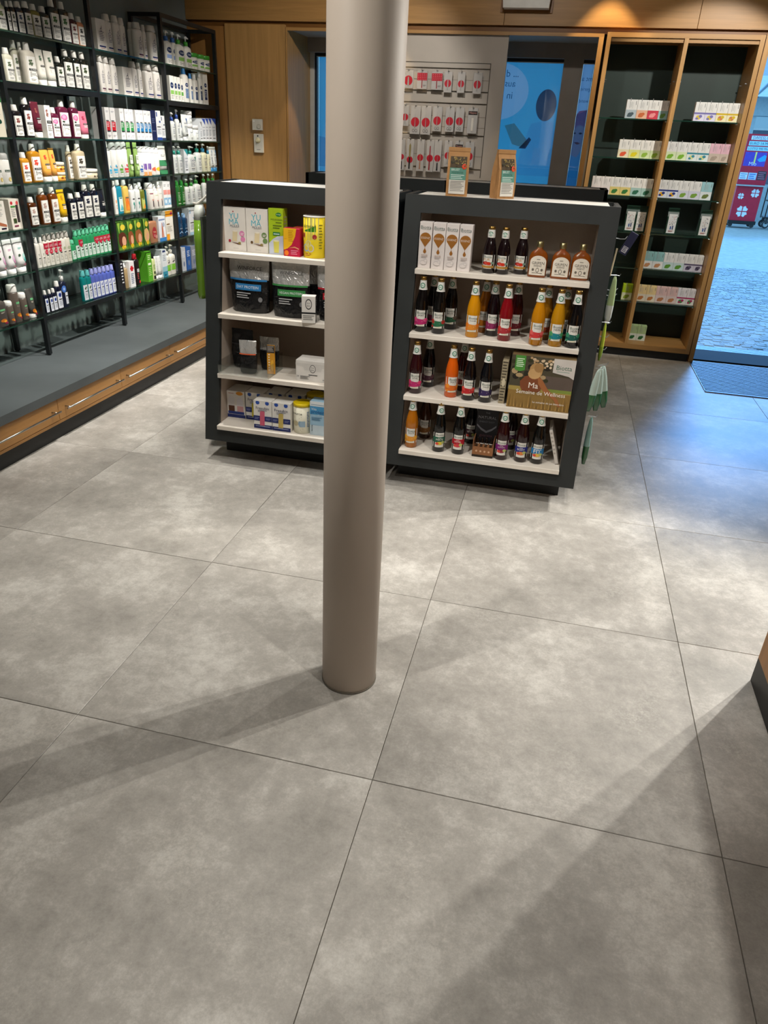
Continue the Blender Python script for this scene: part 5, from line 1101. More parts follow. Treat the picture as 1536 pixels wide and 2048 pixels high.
# ---- left gondola, second shelf: foil pouches
FOIL = foil_mat('c9c7c4', .45); FBLK = foil_mat('121214', .0, .7)
def pouch(name, label, x, y, z, w_, h, split, colr, title, tw, rz=0, topw=1.04, thick=.075, brand='WINFORCE', foil=None, black=None):
    e = empty(name, (x, y+thick/2, z+.001), rz); tag(e, label, 'pouch')
    rg = random.Random(len(label)*7+len(title)); foil = foil or FOIL; black = black or FBLK
    spec = [(w_*.80, thick*.9, 0), (w_*.90, thick, h*.04), (w_*.98, thick*.95, h*.2), (w_, thick*.8, h*.4), (w_*1.01, thick*.66, h*split), (w_*topw, thick*.36, h*.76), (w_*topw, .012, h*.9), (w_*topw*1.01, .003, h*.96), (w_*topw*1.01, .003, h)]
    def ring(sp):
        o = []
        for (px, py, pz) in srect(*sp, p=2.3, n=28):
            k = .0022 if 0 < sp[2] < h*.9 else 0
            o.append((px+rg.uniform(-k, k), py+rg.uniform(-k, k)*1.6, pz+rg.uniform(-k, k)))
        return o
    R = [ring(s_) for s_ in spec]
    MB().loft(R[:5], black, True, False).obj('pouch_body', e, True)
    MB().loft(R[4:], foil, False, True).obj('foil_top', e, True)
    def surf(u, v, ee):
        t = v/h; dd = thick*(1-.55*max(0, (t-.2)/.8)); xx = min(.95, abs(u)/(w_*.5))
        return (u, -(dd/2)*(1-xx**2.3)**(1/2.3)-.0045-ee, v)
    sh = [('r', -.02, split-.02, 1.02, split+.012, colr)]
    if brand: sh.append(('t', brand, .56, .80, .68, '0c0c0e'))
    if title: sh += [('r', .16, split-.19, .16+tw, split-.075, colr), ('t', title, .16+tw*.48, split-.132, tw*.84, 'e8ecee'), ('l', .2, .6, split-.25, 3, .04, 'b8b8b8'), ('p', ell(.86, .26, .055, .045, 12), '7a7a7c')]
    Print(-w_*.46, w_*.46, 0, h, surf).draw(sh).mb.obj('print', e)
pouch('protein_pouch', 'black and silver pouch with blue DAY PROTEIN label', -1.175, 2.005, SHZ[1], .205, .265, .60, '2f7ab4', 'DAY PROTEIN', .72, -.05)
pouch('protein_pouch', 'black and silver pouch with green VEGAN PROTEIN label', -.955, 1.985, SHZ[1], .185, .262, .58, '3f8a4a', 'VEGAN PROTEIN', .80, .05, 1.02)
pouch('protein_pouch', 'black and silver pouch with red label beside pillar', -.735, 1.99, SHZ[1], .165, .262, .58, 'a8202c', 'CARBO BASIC', .75, .08)
pouch('protein_pouch', 'black foil pouch standing behind the vegan protein pouch', -.87, 2.10, SHZ[1], .15, .25, .58, '2a2a2c', '', .7, .2, brand='')
carton('supplement_carton', 'small black and white carton between the foil pouches', -.838, 1.925, SHZ[1], .066, .045, .125, 'dcd8d2', [('r', 0, .34, 1, .40, K), ('p', ell(.5, .70, .24, .2, 14), '3a3a3a'), ('p', ell(.5, .70, .19, .16, 14), 'dcd8d2'), ('t', 'KA', .5, .74, .2, '2a2a2a'), ('t', 'EX', .5, .64, .2, '2a2a2a'), ('l', .1, .9, .26, 3, .07, G)], rz=.22, side=[('r', 0, 0, 1, 1, '141416'), ('r', .2, .1, .7, .3, 'd0ccc8'), ('l', .2, .8, .8, 3, .08, 'b0acaa')])
# ---- left gondola, third shelf: acrylic tray with sachets, white box
def tray():
    e = empty('acrylic_tray', (-1.165, 1.885, SHZ[2]+.0005)); tag(e, 'clear acrylic tray holding foil sachets', 'tray')
    w2, d, h = .135, .20, .062
    for a in ((-w2, w2, 0, .003, 0, h*.72), (-w2, w2, d-.003, d, 0, h*1.4), (-w2, -w2+.003, .003, d-.003, 0, h), (w2-.003, w2, .003, d-.003, 0, h)): MB().box(*a, ACRYL).obj('wall', e)
    MB().box(-w2, w2, 0, d, 0, .003, ACRYL).obj('base', e)
tray()
pouch('energy_sachet', 'black and silver sachet with orange dot in acrylic tray', -1.158, 1.925, SHZ[2]+.004, .088, .165, .60, 'e8683a', '', .6, .10, 1.0, .035, brand='')
pouch('energy_sachet', 'dark patterned sachet leaning at back of acrylic tray', -1.225, 2.02, SHZ[2]+.004, .125, .195, .62, '2c2c2e', '', .6, -.10, .95, .03, brand='', foil=foil_mat('2a2a2b', .2))
pouch('energy_sachet', 'silver topped black sachet at right back of acrylic tray', -1.085, 2.03, SHZ[2]+.004, .10, .165, .60, '3a3a3c', '', .6, .05, 1.0, .03, brand='')
carton('fruit_bar', 'orange fruit bar standing upright in acrylic tray', -1.048, 1.965, SHZ[2]+.004, .040, .012, .145, 'd8961e', [('r', 0, .74, 1, 1, '3a3430'), ('l', .1, .9, .95, 4, .05, 'b8b0a8'), ('l', .2, .4, .66, 7, .09, 'f4e8d0'), ('p', ell(.68, .3, .2, .2, 12), 'f0b838')], rz=.12, cat='bar', kind='glossy')
e = carton('supplement_box', 'white box with capsule logo and flap lid, third protein shelf', -.815, 1.93, SHZ[2], .175, .10, .103, 'e2ded9', [('p', [(0, .86), (1, .86), (1, .70), (.78, .68), (.74, .52), (.26, .52), (.22, .68), (0, .74)], 'd6d2cd'), ('p', ell(.5, .62, .09, .2, 14), '3a3a3a'), ('p', ell(.5, .62, .075, .17, 14), 'e2ded9'), ('t', 'KA', .5, .68, .08, '2a2a2a'), ('t', 'EX', .5, .56, .08, '2a2a2a'), ('r', .38, .30, .64, .335, '3a3a3a'), ('t', '24', .06, .22, .07, '3a3a3a'), ('l', .13, .42, .22, 3, .06, '6a6a6a'), ('l', .80, .94, .12, 1, .06, '8a8a8a')])
# ---- left gondola, bottom shelf
def fres(x, y, lab, c3, big=True):
    carton('drink_carton', lab, x, y, SHZ[3], .098, .11, .148, 'e6e3de', [('r', 0, 0, 1, .14, '25306a'), ('p', ell(.24, .93, .11, .07, 12), '2a50a8'), ('p', ell(.76, .93, .11, .07, 12), '2a50a8'), ('r', 0, .985, 1, 1, 'e6e3de'), ('t', 'Fresubin', .5, .74, .72, '22285a'), ('l', .25, .75, .65, 2, .045, '8a8a9a'), ('r', .0, .28, 1, .46, '25306a'), ('l', .06, .3, .38, 2, .04, '8a90b8'), ('l', .68, .94, .38, 2, .04, '8a90b8'), ('p', [(.34, .12), (.36, .58), (.40, .64), (.60, .64), (.62, .58), (.60, .12)], c3), ('l', .1, .9, .08, 1, .05, 'b0b8d8')])
fres(-1.066, 1.880, 'blue and white drink carton with pink bottle picture, front row', 'd0607a')
fres(-.965, 1.878, 'blue and white drink carton with yellow bottle picture, front row', 'c8b060')
carton('drink_carton', 'white drink carton picturing two bottles, left end of bottom shelf', -1.258, 1.985, SHZ[3], .100, .12, .146, 'e0dcd6', [('r', 0, 0, 1, .12, '25306a'), ('l', .1, .4, .9, 1, .04, 'b06050'), ('p', ell(.72, .92, .2, .07, 10), 'd8902a'), ('p', [(.08, .14), (.08, .7), (.2, .8), (.32, .8), (.42, .7), (.42, .14)], '5a3a28'), ('p', [(.08, .45), (.08, .7), (.2, .8), (.32, .8), (.42, .7), (.42, .45)], 'dcd8d8'), ('p', [(.56, .14), (.56, .66), (.66, .76), (.80, .76), (.92, .66), (.92, .14)], 'c89898'), ('p', [(.56, .45), (.56, .66), (.66, .76), (.80, .76), (.92, .66), (.92, .45)], 'dcd8dc'), ('r', .05, .14, .95, .24, '2a3a7a')])
for k, (x, y) in enumerate(((-1.154, 1.985), (-1.05, 2.02), (-.945, 2.03))):
    fres(x, y, ['blue and white drink carton with yellow bottle, second row left', 'blue and white drink carton, second row behind the pink one', 'blue and white drink carton, second row behind the yellow one'][k], ['d0c040', 'c87088', 'c8a850'][k])
canister('powder_can', 'cream powder can with yellow lid, front of bottom shelf', -.866, 1.876, SHZ[3], .046, .156, 'dedac6', 'e0c410', [('l', .2, .6, .86, 1, .05, 'b05048'), ('t', 'source', .34, .74, .6, '4a4438'), ('l', .1, .6, .62, 2, .05, 'a09888'), ('p', ell(.24, .38, .18, .1, 14), 'c8bc9a'), ('p', [(.45, .48), (.8, .48), (.8, .26), (.5, .26), (.4, .36)], '9ab4c8'), ('l', .1, .7, .18, 3, .05, 'b0a890'), ('l', .88, .97, .8, 10, .06, '5a78a0')])
canister('powder_can', 'cream powder can with yellow lid, standing behind its twin', -.848, 2.03, SHZ[3], .046, .156, 'dedac6', 'e0c410', [('t', 'source', .34, .74, .6, '4a4438')])
carton('protein_carton', 'blue and white protein complex carton beside the pillar', -.762, 1.885, SHZ[3], .105, .07, .178, '9cc0d8', [('r', 0, .86, 1, 1, 'dfe6ea'), ('r', 0, .62, 1, .86, '4a94c4'), ('r', 0, .0, 1, .3, 'c4d4de'), ('l', .05, .7, .90, 1, .03, '7a9ab0'), ('t', 'Vita', .2, .78, .26, 'e8f0f4'), ('t', 'protein', .40, .68, .66, '1c4a88'), ('t', 'Complex', .62, .60, .44, 'd8e8f0'), ('l', .08, .6, .52, 3, .035, '4a80a8'), ('l', .08, .14, .28, 5, .04, '3a4a5a')])

# ---- right gondola
JM = {}
def juice(x, y, z, liquid, band, lab, title='', fruit=None, h=.248, r=.0305, style='std', rz=0.0, sticker=False, plain=False):
    s = h/.248
    e = empty('juice_bottle', (x, y+.022, z+.0005), rz); tag(e, lab, 'bottle', 'juice bottles on the right gondola')
    k = (liquid, h, r)
    if k not in JM:
        JM[k] = (MB().lathe([(r*.88, 0), (r, .004), (r, .118*s), (r*.97, .132*s), (r*.84, .155*s), (r*.64, .178*s), (r*.50, .197*s), (.0135, .212*s), (.0128, .236*s)], M(liquid, 'liquid'), 24).mesh('bottle_glass', True),
                 MB().lathe([(.0142, .232*s), (.0148, .236*s), (.0148, .246*s), (.0125, .248*s)], M('b08a4a', 'metal'), 16).mesh('bottle_cap', True),
                 MB().lathe([(.0205*s, .190*s), (.0168, .205*s), (.0146, .2315*s)], M('dcdad4', 'paper'), 20, cap0=False, cap1=False).mesh('neck_band', True))
    b, c, n = JM[k]
    link('bottle_glass', b, e); link('bottle_cap', c, e); nk = link('neck_band', n, e)
    Print(-.014, .014, .194*s, .229*s, lambda u, v, ee: (u, -math.sqrt(max(1e-8, (.0205*s+(.0146-.0205*s)*(v-.19*s)/(.0415*s))**2-u*u))-.0006-ee, v)).draw([('p', ell(.5, .45, .40, .34, 14), '3f7a62'), ('p', ell(.5, .45, .28, .24, 12), 'c8d8ce'), ('t', 'Bio', .5, .45, .36, '2a5a48')]).mb.obj('bio_seal', nk)
    rg = random.Random(int(x*1000)+int(z*77)); f1 = fruit or band
    sh = [('r', 0, 0, 1, 1, 'dfdcd4')]
    if style == 'pur':
        sh += [('t', 'Biotta', .5, .86, .62, '1f4a3a'), ('t', 'PUR', .42, .66, .54, 'b88a50'), ('p', ell(.36, .40, .24, .13, 12), 'a81c1c'), ('p', ell(.62, .38, .22, .12, 12), 'c83018'), ('p', ell(.36, .40, .12, .06, 9), 'd85a4a'), ('p', ell(.86, .42, .1, .09, 12), '7a9a88'), ('r', 0, .06, 1, .22, 'b0823a'), ('l', .2, .8, .14, 1, .06, 'e0c898')]
    elif style == 'low':
        sh += [('t', 'Biotta', .5, .86, .62, '1f4a3a'), ('r', 0, .34, 1, .72, band), ('t', 'VITAL', .5, .64, .30, 'ece8e0'), ('t', title or 'VITAL', .5, .54, .6, 'ece8e0'), ('p', ell(.5, .28, .3, .12, 12), f1), ('p', ell(.76, .34, .14, .1, 10), 'b8c070'), ('p', ell(.3, .26, .14, .09, 10), 'd84a3a')]
    else:
        sh += [('t', 'Biotta', .56, .84, .64, '1f4a3a'), ('t', title or 'VITAL', .55, .68, .5, '2a2a2a'), ('l', .3, .85, .58, 1, .05, '7a7a78'), ('p', [(0, .16), (0, .40), (.3, .47), (.7, .44), (1, .48), (1, .16), (.6, .12), (.3, .10)], band), ('l', .25, .8, .36, 2, .07, 'f0e4dc'), ('p', ell(.12, .42, .13, .15, 10), f1), ('p', ell(.92, .40, .12, .13, 10), f1), ('p', ell(.10, .12, .10, .07, 9), f1), ('r', .35, .03, .75, .09, 'e0dcc0')]
    Print(-r*.93, r*.93, .026*s, .100*s, oval(2*r*1.005, 2*r*1.005, 2)).draw(sh).mb.obj('label', e)
    if sticker: Print(-.013, .013, .135*s, .161*s, lambda u, v, ee: (u, -.0275-ee+abs(u)*.2+(v-.135*s)*.35, v), .001).draw([('p', ell(.5, .5, .5, .5, 16), '2f9a98'), ('p', ell(.5, .5, .38, .38, 16), 'bfe0da'), ('r', .25, .42, .75, .58, '2f9a98')]).mb.obj('round_sticker', e)
    return e
for k, (x, y) in enumerate(((-.311, 2.022), (-.249, 2.018), (-.189, 2.014), (-.128, 2.010))):
    carton('essence_carton', ['first', 'second', 'third', 'fourth'][k]+' from left of four white cartons with brown drop', x, y, SHZ[0], .0575, .055, .196, 'dfd6d2', [('t', 'Biotta', .5, .885, .82, '1f4a42'), ('l', .14, .88, .835, 1, .02, '9a9a94'), ('p', ell(.5, .66, .43, .115, 20), '9a6428'), ('p', [(.13, .605), (.87, .605), (.53, .47), (.47, .47)], '9a6428'), ('p', [(.485, .49), (.515, .49), (.51, .40), (.49, .40)], '9a6428'), ('t', 'ESSENZ', .5, .66, .7, 'e4d4c4'), ('p', ell(.5, .365, .12, .042, 14), '9a6428'), ('p', [(.39, .38), (.61, .38), (.5, .44)], '9a6428'), ('t', 'INGWER', .5, .285, .5, 'b0907a'), ('l', .25, .75, .25, 2, .025, 'b8aca8'), ('p', ell(.45, .12, .28, .05, 10), 'b8b0ae'), ('p', ell(.45, .12, .26, .042, 10), 'dfd6d2'), ('p', ell(.62, .16, .14, .035, 9), 'b8b0ae'), ('p', ell(.62, .16, .12, .028, 9), 'dfd6d2')], group='essence cartons on the juice shelf')
for k, (x, y) in enumerate(((-.018, 2.016), (.044, 2.018), (.121, 2.06))):
    juice(x, y, SHZ[0], '160a0c', 'b0823a', ['dark juice bottle with pomegranate label beside white cartons', 'dark juice bottle with pomegranate label, middle of three', 'dark juice bottle with pomegranate label, nearest the flasks'][k], h=.196, r=.0285, style='pur', rz=-.15)
def flask(x, y, lab):
    e = empty('essence_flask', (x, y+.02, SHZ[0]+.0005)); tag(e, lab, 'bottle')
    MB().loft(rings([(.078, .036, 0), (.082, .040, .004), (.082, .040, .078), (.079, .039, .090), (.066, .035, .104), (.044, .029, .113), (.026, .024, .118), (.024, .0235, .131)], 2.8, 24), M('7e3f0e', 'liquid')).obj('bottle_glass', e, True)
    MB().lathe([(.0148, .126), (.0152, .128), (.0152, .148), (.0135, .150)], M('c4b484', 'metal'), 18).obj('screw_cap', e, True)
    arch = [(.02, 0), (.98, 0), (.98, .68)]+[(.5+.48*math.cos(a*math.pi/12), .68+.32*math.sin(a*math.pi/12)) for a in range(1, 12)]+[(.02, .68)]
    Print(-.035, .037, .010, .092, oval(.086, .0405, 2.8)).draw([('p', arch, 'dcd3c4'), ('t', 'GRIPEN', .5, .62, .74, '2a2622'), ('t', 'ESSENZ', .5, .48, .46, '3a342e'), ('p', ell(.5, .26, .10, .12, 12), '4a443c'), ('p', ell(.5, .26, .07, .09, 12), 'dcd3c4'), ('p', ell(.24, .28, .07, .07, 10), '6a6258'), ('p', ell(.76, .28, .07, .07, 10), '6a6258'), ('l', .4, .6, .80, 1, .05, '5a544c'), ('l', .2, .8, .10, 1, .05, '5a544c')]).mb.obj('label', e)
for k, x in enumerate((.199, .298, .384)): flask(x, 2.012+.006*k, 'amber essence flask with cream label, '+['left of three', 'middle of three', 'right of three, by the frame'][k])
JU = [  # x, y, shelf, liquid, band, title, label, fruit, style, sticker
 (-.302, 1.978, 1, '0d0808', 'b8286a', 'SPORT', 'dark juice bottle with magenta band, left end second juice shelf', 'd84a80', 'std', 0),
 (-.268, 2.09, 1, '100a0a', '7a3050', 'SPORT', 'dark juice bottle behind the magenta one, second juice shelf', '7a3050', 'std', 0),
 (-.218, 1.968, 1, '0c0908', '2a6a48', 'RELAX', 'dark juice bottle with green band, second juice shelf', 'a83028', 'std', 0),
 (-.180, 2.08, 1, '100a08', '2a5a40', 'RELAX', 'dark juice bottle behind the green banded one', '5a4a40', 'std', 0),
 (-.058, 1.966, 1, 'c8860a', 'd8862a', 'INGWER', 'golden yellow juice bottle with orange band, second juice shelf', 'e0781a', 'std', 0),
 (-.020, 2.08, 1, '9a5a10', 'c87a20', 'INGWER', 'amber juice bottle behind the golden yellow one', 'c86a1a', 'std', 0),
 (.026, 2.03, 1, '12080c', '8a2a58', 'VITAL', 'dark juice bottle with plum band beside the red one', '8a2a58', 'std', 0),
 (.091, 1.960, 1, '7a0a14', 'a83038', 'SUPER', 'bright red juice bottle, second juice shelf', 'c83a30', 'std', 0),
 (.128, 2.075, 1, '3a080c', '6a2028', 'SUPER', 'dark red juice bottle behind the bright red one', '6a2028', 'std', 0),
 (.236, 1.936, 1, 'b8780c', 'c83a3a', 'MANGO', 'yellow orange juice bottle with red band', 'e0605a', 'std', 0),
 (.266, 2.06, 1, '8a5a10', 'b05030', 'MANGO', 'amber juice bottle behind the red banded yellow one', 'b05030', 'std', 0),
 (.322, 1.948, 1, 'b07c10', '1f8088', 'HEIN', 'yellow juice bottle with teal band and round sticker', '4a9a60', 'std', 1),
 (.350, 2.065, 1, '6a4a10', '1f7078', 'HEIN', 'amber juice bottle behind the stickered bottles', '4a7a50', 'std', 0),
 (.395, 1.953, 1, '0c0809', '1a5a50', 'HEIN', 'dark juice bottle with green band and round sticker', '3a8a68', 'std', 1),
 (-.303, 1.935, 2, '2a060c', 'b82a6a', 'VITAL', 'dark red juice bottle with magenta band, third juice shelf', 'd83a70', 'std', 0),
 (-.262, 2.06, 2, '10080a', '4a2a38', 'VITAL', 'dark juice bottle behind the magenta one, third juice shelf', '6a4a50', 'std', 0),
 (-.129, 1.940, 2, 'd0580c', 'd86a20', 'MULTI', 'bright orange juice bottle, third juice shelf', 'e88a28', 'std', 0),
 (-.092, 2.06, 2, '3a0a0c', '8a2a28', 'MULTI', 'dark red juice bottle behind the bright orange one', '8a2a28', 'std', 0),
 (-.043, 1.924, 2, '0e0709', 'b8282c', 'IMMUN', 'dark juice bottle with red band, third juice shelf', 'd84a40', 'std', 0),
 (.038, 1.922, 2, '09080c', '3a2a58', 'WALD', 'black juice bottle with violet band beside slim box', '2a2448', 'std', 0),
 (-.297, 1.890, 3, 'a8620e', 'd89030', 'MULTI', 'amber juice bottle at left end of bottom juice shelf', 'e8a838', 'std', 0),
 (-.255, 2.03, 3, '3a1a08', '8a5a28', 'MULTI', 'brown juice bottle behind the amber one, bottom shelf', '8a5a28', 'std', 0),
 (-.158, 1.880, 3, '0a0a0a', '1f5a44', 'MATE', 'black juice bottle with green label and lemon picture', 'd8c03a', 'low', 0),
 (-.061, 1.882, 3, '0a0808', 'b01c2c', 'VITAL', 'black juice bottle with red label, bottom juice shelf', 'c8404a', 'low', 0),
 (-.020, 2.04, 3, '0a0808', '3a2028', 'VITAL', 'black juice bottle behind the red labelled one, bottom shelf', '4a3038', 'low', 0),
 (.150, 1.882, 3, '26070a', '7a2470', 'GRANATAPFEL', 'dark red juice bottle with purple label, bottom shelf', '8a2a3a', 'low', 0),
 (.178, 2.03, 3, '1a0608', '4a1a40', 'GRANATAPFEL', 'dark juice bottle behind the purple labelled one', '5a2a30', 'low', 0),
 (.243, 1.886, 3, '1e0708', '2a3080', 'BODY', 'dark red juice bottle with dark blue label, bottom shelf', 'd88040', 'low', 0),
 (.319, 1.890, 3, '0c0a08', '2f7ab0', 'FIT', 'black juice bottle with light blue label, bottom shelf', 'd8b050', 'low', 0),
]
for x, y, s_, lq, bd, ti, lab, fr, sty, stk in JU: juice(x, y, SHZ[s_], lq, bd, lab, ti, fr, style=sty, sticker=stk, rz=(.35 if (s_, x) == (2, -.129) else (.3 if (s_, x) == (3, -.158) else 0)))
# wellness week box
carton('wellness_box', 'wide box with field photograph and Semaine de Wellness lettering', .288, 1.905, SHZ[2], .285, .19, .246, '6a5638', [
  ('r', 0, 0, 1, .34, '8a6c38'), ('r', 0, .34, 1, .42, 'a08a48'), ('r', 0, .42, 1, 1, '4a4434'), ('r', .55, .42, 1, .66, '5c5048'), ('r', .62, .36, 1, .42, '7a8a3c'),
]+[('p', ell(random.uniform(.02, .6), random.uniform(.5, .95), random.uniform(.03, .07), random.uniform(.03, .06), 8), random.choice(['2c2c20', '35351f', '3e3a28', 'a8906a', '241f18'])) for _ in range(26)]
 +[('p', ell(random.uniform(.3, .68), random.uniform(.8, .98), random.uniform(.015, .03), random.uniform(.02, .03), 7), random.choice(['d8c4a8', 'c8b090', 'b89870'])) for _ in range(22)]
 +[('p', [(u, .02), (u+.012, .02), (u+.006+.01*math.sin(u*40), .20+.1*math.sin(u*23))], c_) for u, c_ in [(i*.028, ['c09a58', '6a5028', 'b08a48', '94743a'][i % 4]) for i in range(36)]]
 +[('p', [(.18, .42), (.17, .52), (.24, .62), (.34, .66), (.44, .66), (.50, .60), (.52, .44), (.50, .34), (.22, .34)], '7a4428'), ('p', [(.44, .64), (.52, .58), (.62, .42), (.80, .24), (.86, .10), (.82, .10), (.74, .22), (.56, .36), (.46, .50)], '9a6038'), ('p', ell(.40, .74, .105, .15, 16), 'b08a58'), ('p', ell(.38, .68, .10, .10, 14), 'c09a68'), ('p', ell(.44, .80, .075, .09, 12), 'a07a4c'),
 ('p', [(.06, .73), (.06, 1), (.22, 1), (.22, .73), (.14, .70)], '4a8a3a'), ('l', .08, .20, .93, 5, .035, 'd8ecd0'), ('p', [(.66, 1), (1, 1), (1, .64), (.92, .69), (.66, .74)], 'c8c2bc'), ('t', 'Biotta', .83, .84, .24, '1f5a44'), ('l', .72, .92, .76, 1, .02, '5a8a78'),
 ('t', 'Ma', .39, .46, .15, 'f0e8dc'), ('t', 'Semaine de Wellness', .52, .325, .78, 'f0e8dc'), ('t', 'La semaine de jus bien-\u00eatre', .66, .14, .50, 'ece4d8')], cat='box', side=[('r', 0, 0, 1, 1, 'd8d0c8')])
carton('juice_box', 'slim patterned box standing edge-on beside wellness box', .118, 1.935, SHZ[2], .028, .20, .205, '9a8e74', [('l', .1, .9, .95, 14, .068, '4a4236'), ('p', ell(.5, .5, .3, .1, 8), 'c8bca0')], cat='box')
# energy shot display
def shots():
    e = empty('shot_display', (.062, 1.93, SHZ[3]+.0005)); tag(e, 'cardboard counter display with small vials and black header card', 'display')
    CB = M('8a5c3a', 'paper')
    MB().box(-.050, .050, -.05, -.046, .012, .050, CB).obj('front_wall', e); MB().box(-.050, .050, -.05, .05, 0, .012, M('2a2018', 'paper')).obj('base', e)
    for x in (-.050, .047): MB().box(x, x+.003, -.046, .05, .012, .085, CB).obj('side_wall', e)
    tp = MB().box(-.047, .047, -.046, .0, .046, .05, CB).obj('hole_tray', e)
    Print(-.047, .047, -.046, 0, lambda u, v, ee: (u, v, .05+ee)).draw([('p', ell(.14+.24*i, .3+.42*j, .09, .15, 10), '140e0a') for i in range(4) for j in range(2)]).mb.obj('holes', tp)
    hd = MB().box(-.052, .052, .044, .050, .012, .240, M('17161a', 'paper')).obj('header_card', e)
    Print(-.052, .052, .012, .24, lambda u, v, ee: (u, .044-ee, v)).draw([('t', 'THE', .5, .80, .2, '6a6a70'), ('t', 'NATURAL', .5, .70, .84, '8a8a90'), ('t', 'ENERGY SHOT', .5, .60, .7, '5a5a60'), ('p', [(.05, .54), (.25, .46), (.5, .40), (.75, .46), (.95, .54), (.95, .50), (.75, .41), (.5, .35), (.25, .41), (.05, .50)], '6a6a70'), ('t', 'guarana', .5, .28, .6, '5a3a40')]).mb.obj('print', hd)
    Print(-.05, .05, .012, .05, flat(.1)).draw([('p', ell(.2+.2*i, .5, .05, .14, 9), 'c8a080') for i in range(4)]).mb.obj('front_print', e)
    v = MB().lathe([(.008, 0), (.009, .002), (.009, .05), (.0055, .056), (.0055, .068)], M('140c0a', 'liquid'), 12).mesh('vial_glass', True); vl = MB().lathe([(.0093, .014), (.0093, .040)], M('d8d4cc', 'paper'), 12, cap0=False, cap1=False).mesh('vial_label', True)
    for k in range(4):
        q = empty('energy_vial', (.062-.033+.022*k, 1.93+.012, SHZ[3]+.0135)); tag(q, f'small dark energy vial, {["first", "second", "third", "fourth"][k]} from left in cardboard display', 'vial', 'energy vials')
        link('vial_glass', v, q); link('vial_label', vl, q)
shots()
e = carton('leaning_box', 'thin pale box leaning in right corner of bottom juice shelf', .376, 1.91, SHZ[3]+.004, .016, .16, .17, 'c9c2ba', [('l', .2, .8, .9, 6, .12, 'a09890')], cat='box'); e.rotation_euler = (0, -.30, 0); e.location.x = .418; 
# kraft bags on top
def bag(x, y, rz, lab):
    e = empty('kraft_bag', (x, y, GT-.0015), rz); tag(e, lab, 'paper bag'); KR = paint('kraft_paper', 'a87a4a', 'b58756', .75, 30, .3)
    w2, d2, h = .047, .028, .196
    mb = MB().loft([[(-w2, -d2, 0), (w2, -d2, 0), (w2+.001, 0, 0), (w2, d2, 0), (-w2, d2, 0), (-w2-.001, 0, 0)], [(-w2*1.02, -d2*1.06, .06), (w2*1.02, -d2*1.06, .06), (w2*.93, 0, .06), (w2*1.02, d2*1.06, .06), (-w2*1.02, d2*1.06, .06), (-w2*.93, 0, .06)], [(-w2, -d2*.9, .12), (w2, -d2*.9, .12), (w2*.86, 0, .12), (w2, d2*.9, .12), (-w2, d2*.9, .12), (-w2*.86, 0, .12)], [(-w2, -.006, h-.014), (w2, -.006, h-.014), (w2*.97, 0, h-.014), (w2, .006, h-.014), (-w2, .006, h-.014), (-w2*.97, 0, h-.014)], [(-w2, -.004, h), (w2, -.004, h), (w2, 0, h), (w2, .004, h), (-w2, .004, h), (-w2, 0, h)]], KR)
    mb.obj('bag_body', e)
    MB().box(-w2-.001, w2+.001, -.0085, -.0045, h-.016, h-.001, KR).obj('folded_top', e)
    def surf(u, v, ee):
        z = v; yy = -d2*1.06-.002 if z < .06 else (-d2*1.06+(z-.06)/.06*.0045-.002 if z < .12 else -d2*.9+(z-.12)/.062*(d2*.9-.006)-.003)
        return (u, yy-ee, z)
    rg = random.Random(5)
    sh = [('r', .0, .0, 1, .38, 'd8d2c8'), ('l', .08, .92, .33, 7, .042, '8a8680'), ('r', .0, .38, 1, .70, '5f9484'), ('t', 'BRUST', .35, .65, .5, 'dfe8e0'), ('t', 'HUSTENTEE', .48, .575, .7, '1f3a34'), ('l', .08, .9, .50, 3, .045, 'cfe0d8'), ('r', .0, .70, 1, 1, '4a3a24')]
    sh += [('p', ell(rg.uniform(.06, .94), rg.uniform(.74, .97), rg.uniform(.03, .08), rg.uniform(.012, .03), 6), rg.choice(['6a5a2c', '2c2416', '8a7038', '9a8450', '3a3a1e'])) for _ in range(34)]
    sh += [('p', ell(.86, .74, .14, .075, 14), 'd8482a')]
    Print(-.036, .036, .010, .160, surf).draw(sh).mb.obj('tea_label', e)
bag(-.207, 2.152, .12, 'brown kraft tea bag with green label, left one on the shelf top')
bag(-.005, 2.18, .75, 'brown kraft tea bag with green label, right one showing its side')

# ---- things hanging on the gondola ends
def hook_item(name, lab, x, y, z, w_, h, c, c2, side=1, thick=.02, shapes=()):
    e = empty(name, (x, y, z)); tag(e, lab, 'packet')
    s = .5
    mb = MB().loft([[(px, py, pz) for px, py, pz in srect(w_*a, thick*b, -h*k, 2.2, 14)] for a, b, k in ((.25, .2, 0), (.55, .35, .08), (.85, .8, .3), (1, 1, .6), (.9, .8, .85), (.5, .3, 1))], M(c, 'glossy'))
    n1 = 3*14
    mb.m = [mb.mi(M(c2, 'glossy')) if (i//14) >= 3 and i < 5*14 else m for i, m in enumerate(mb.m)]
    mb.obj('packet_body', e, True)
    MB().path([(-.02, 0, .004), (.0, 0, .006), (.018, 0, .004), (.022, 0, .012)], .0016, M('c0c4c8', 'metal')).obj('peg', e)
    return e
hx = GX1+.02
for k, (x, y, z, h, lab) in enumerate(((.536, 1.945, .672, .20, 'left'), (.546, 1.950, .676, .21, 'middle'), (.556, 1.955, .674, .205, 'right'))):
    e = hook_item('cucumber_packet', 'green and clear hanging packet at gondola end, '+lab+' of three', x, y+.03*k, z, .040, h, 'a4b6ae', '2c5c38', thick=.022); e.rotation_euler = (0, .10-.14*k, .3)
e = hook_item('cucumber_packet', 'green hanging packet lowest on the gondola end', .545, 1.99, .43, .03, .24, '7a9c94', '2a5a34', thick=.035)
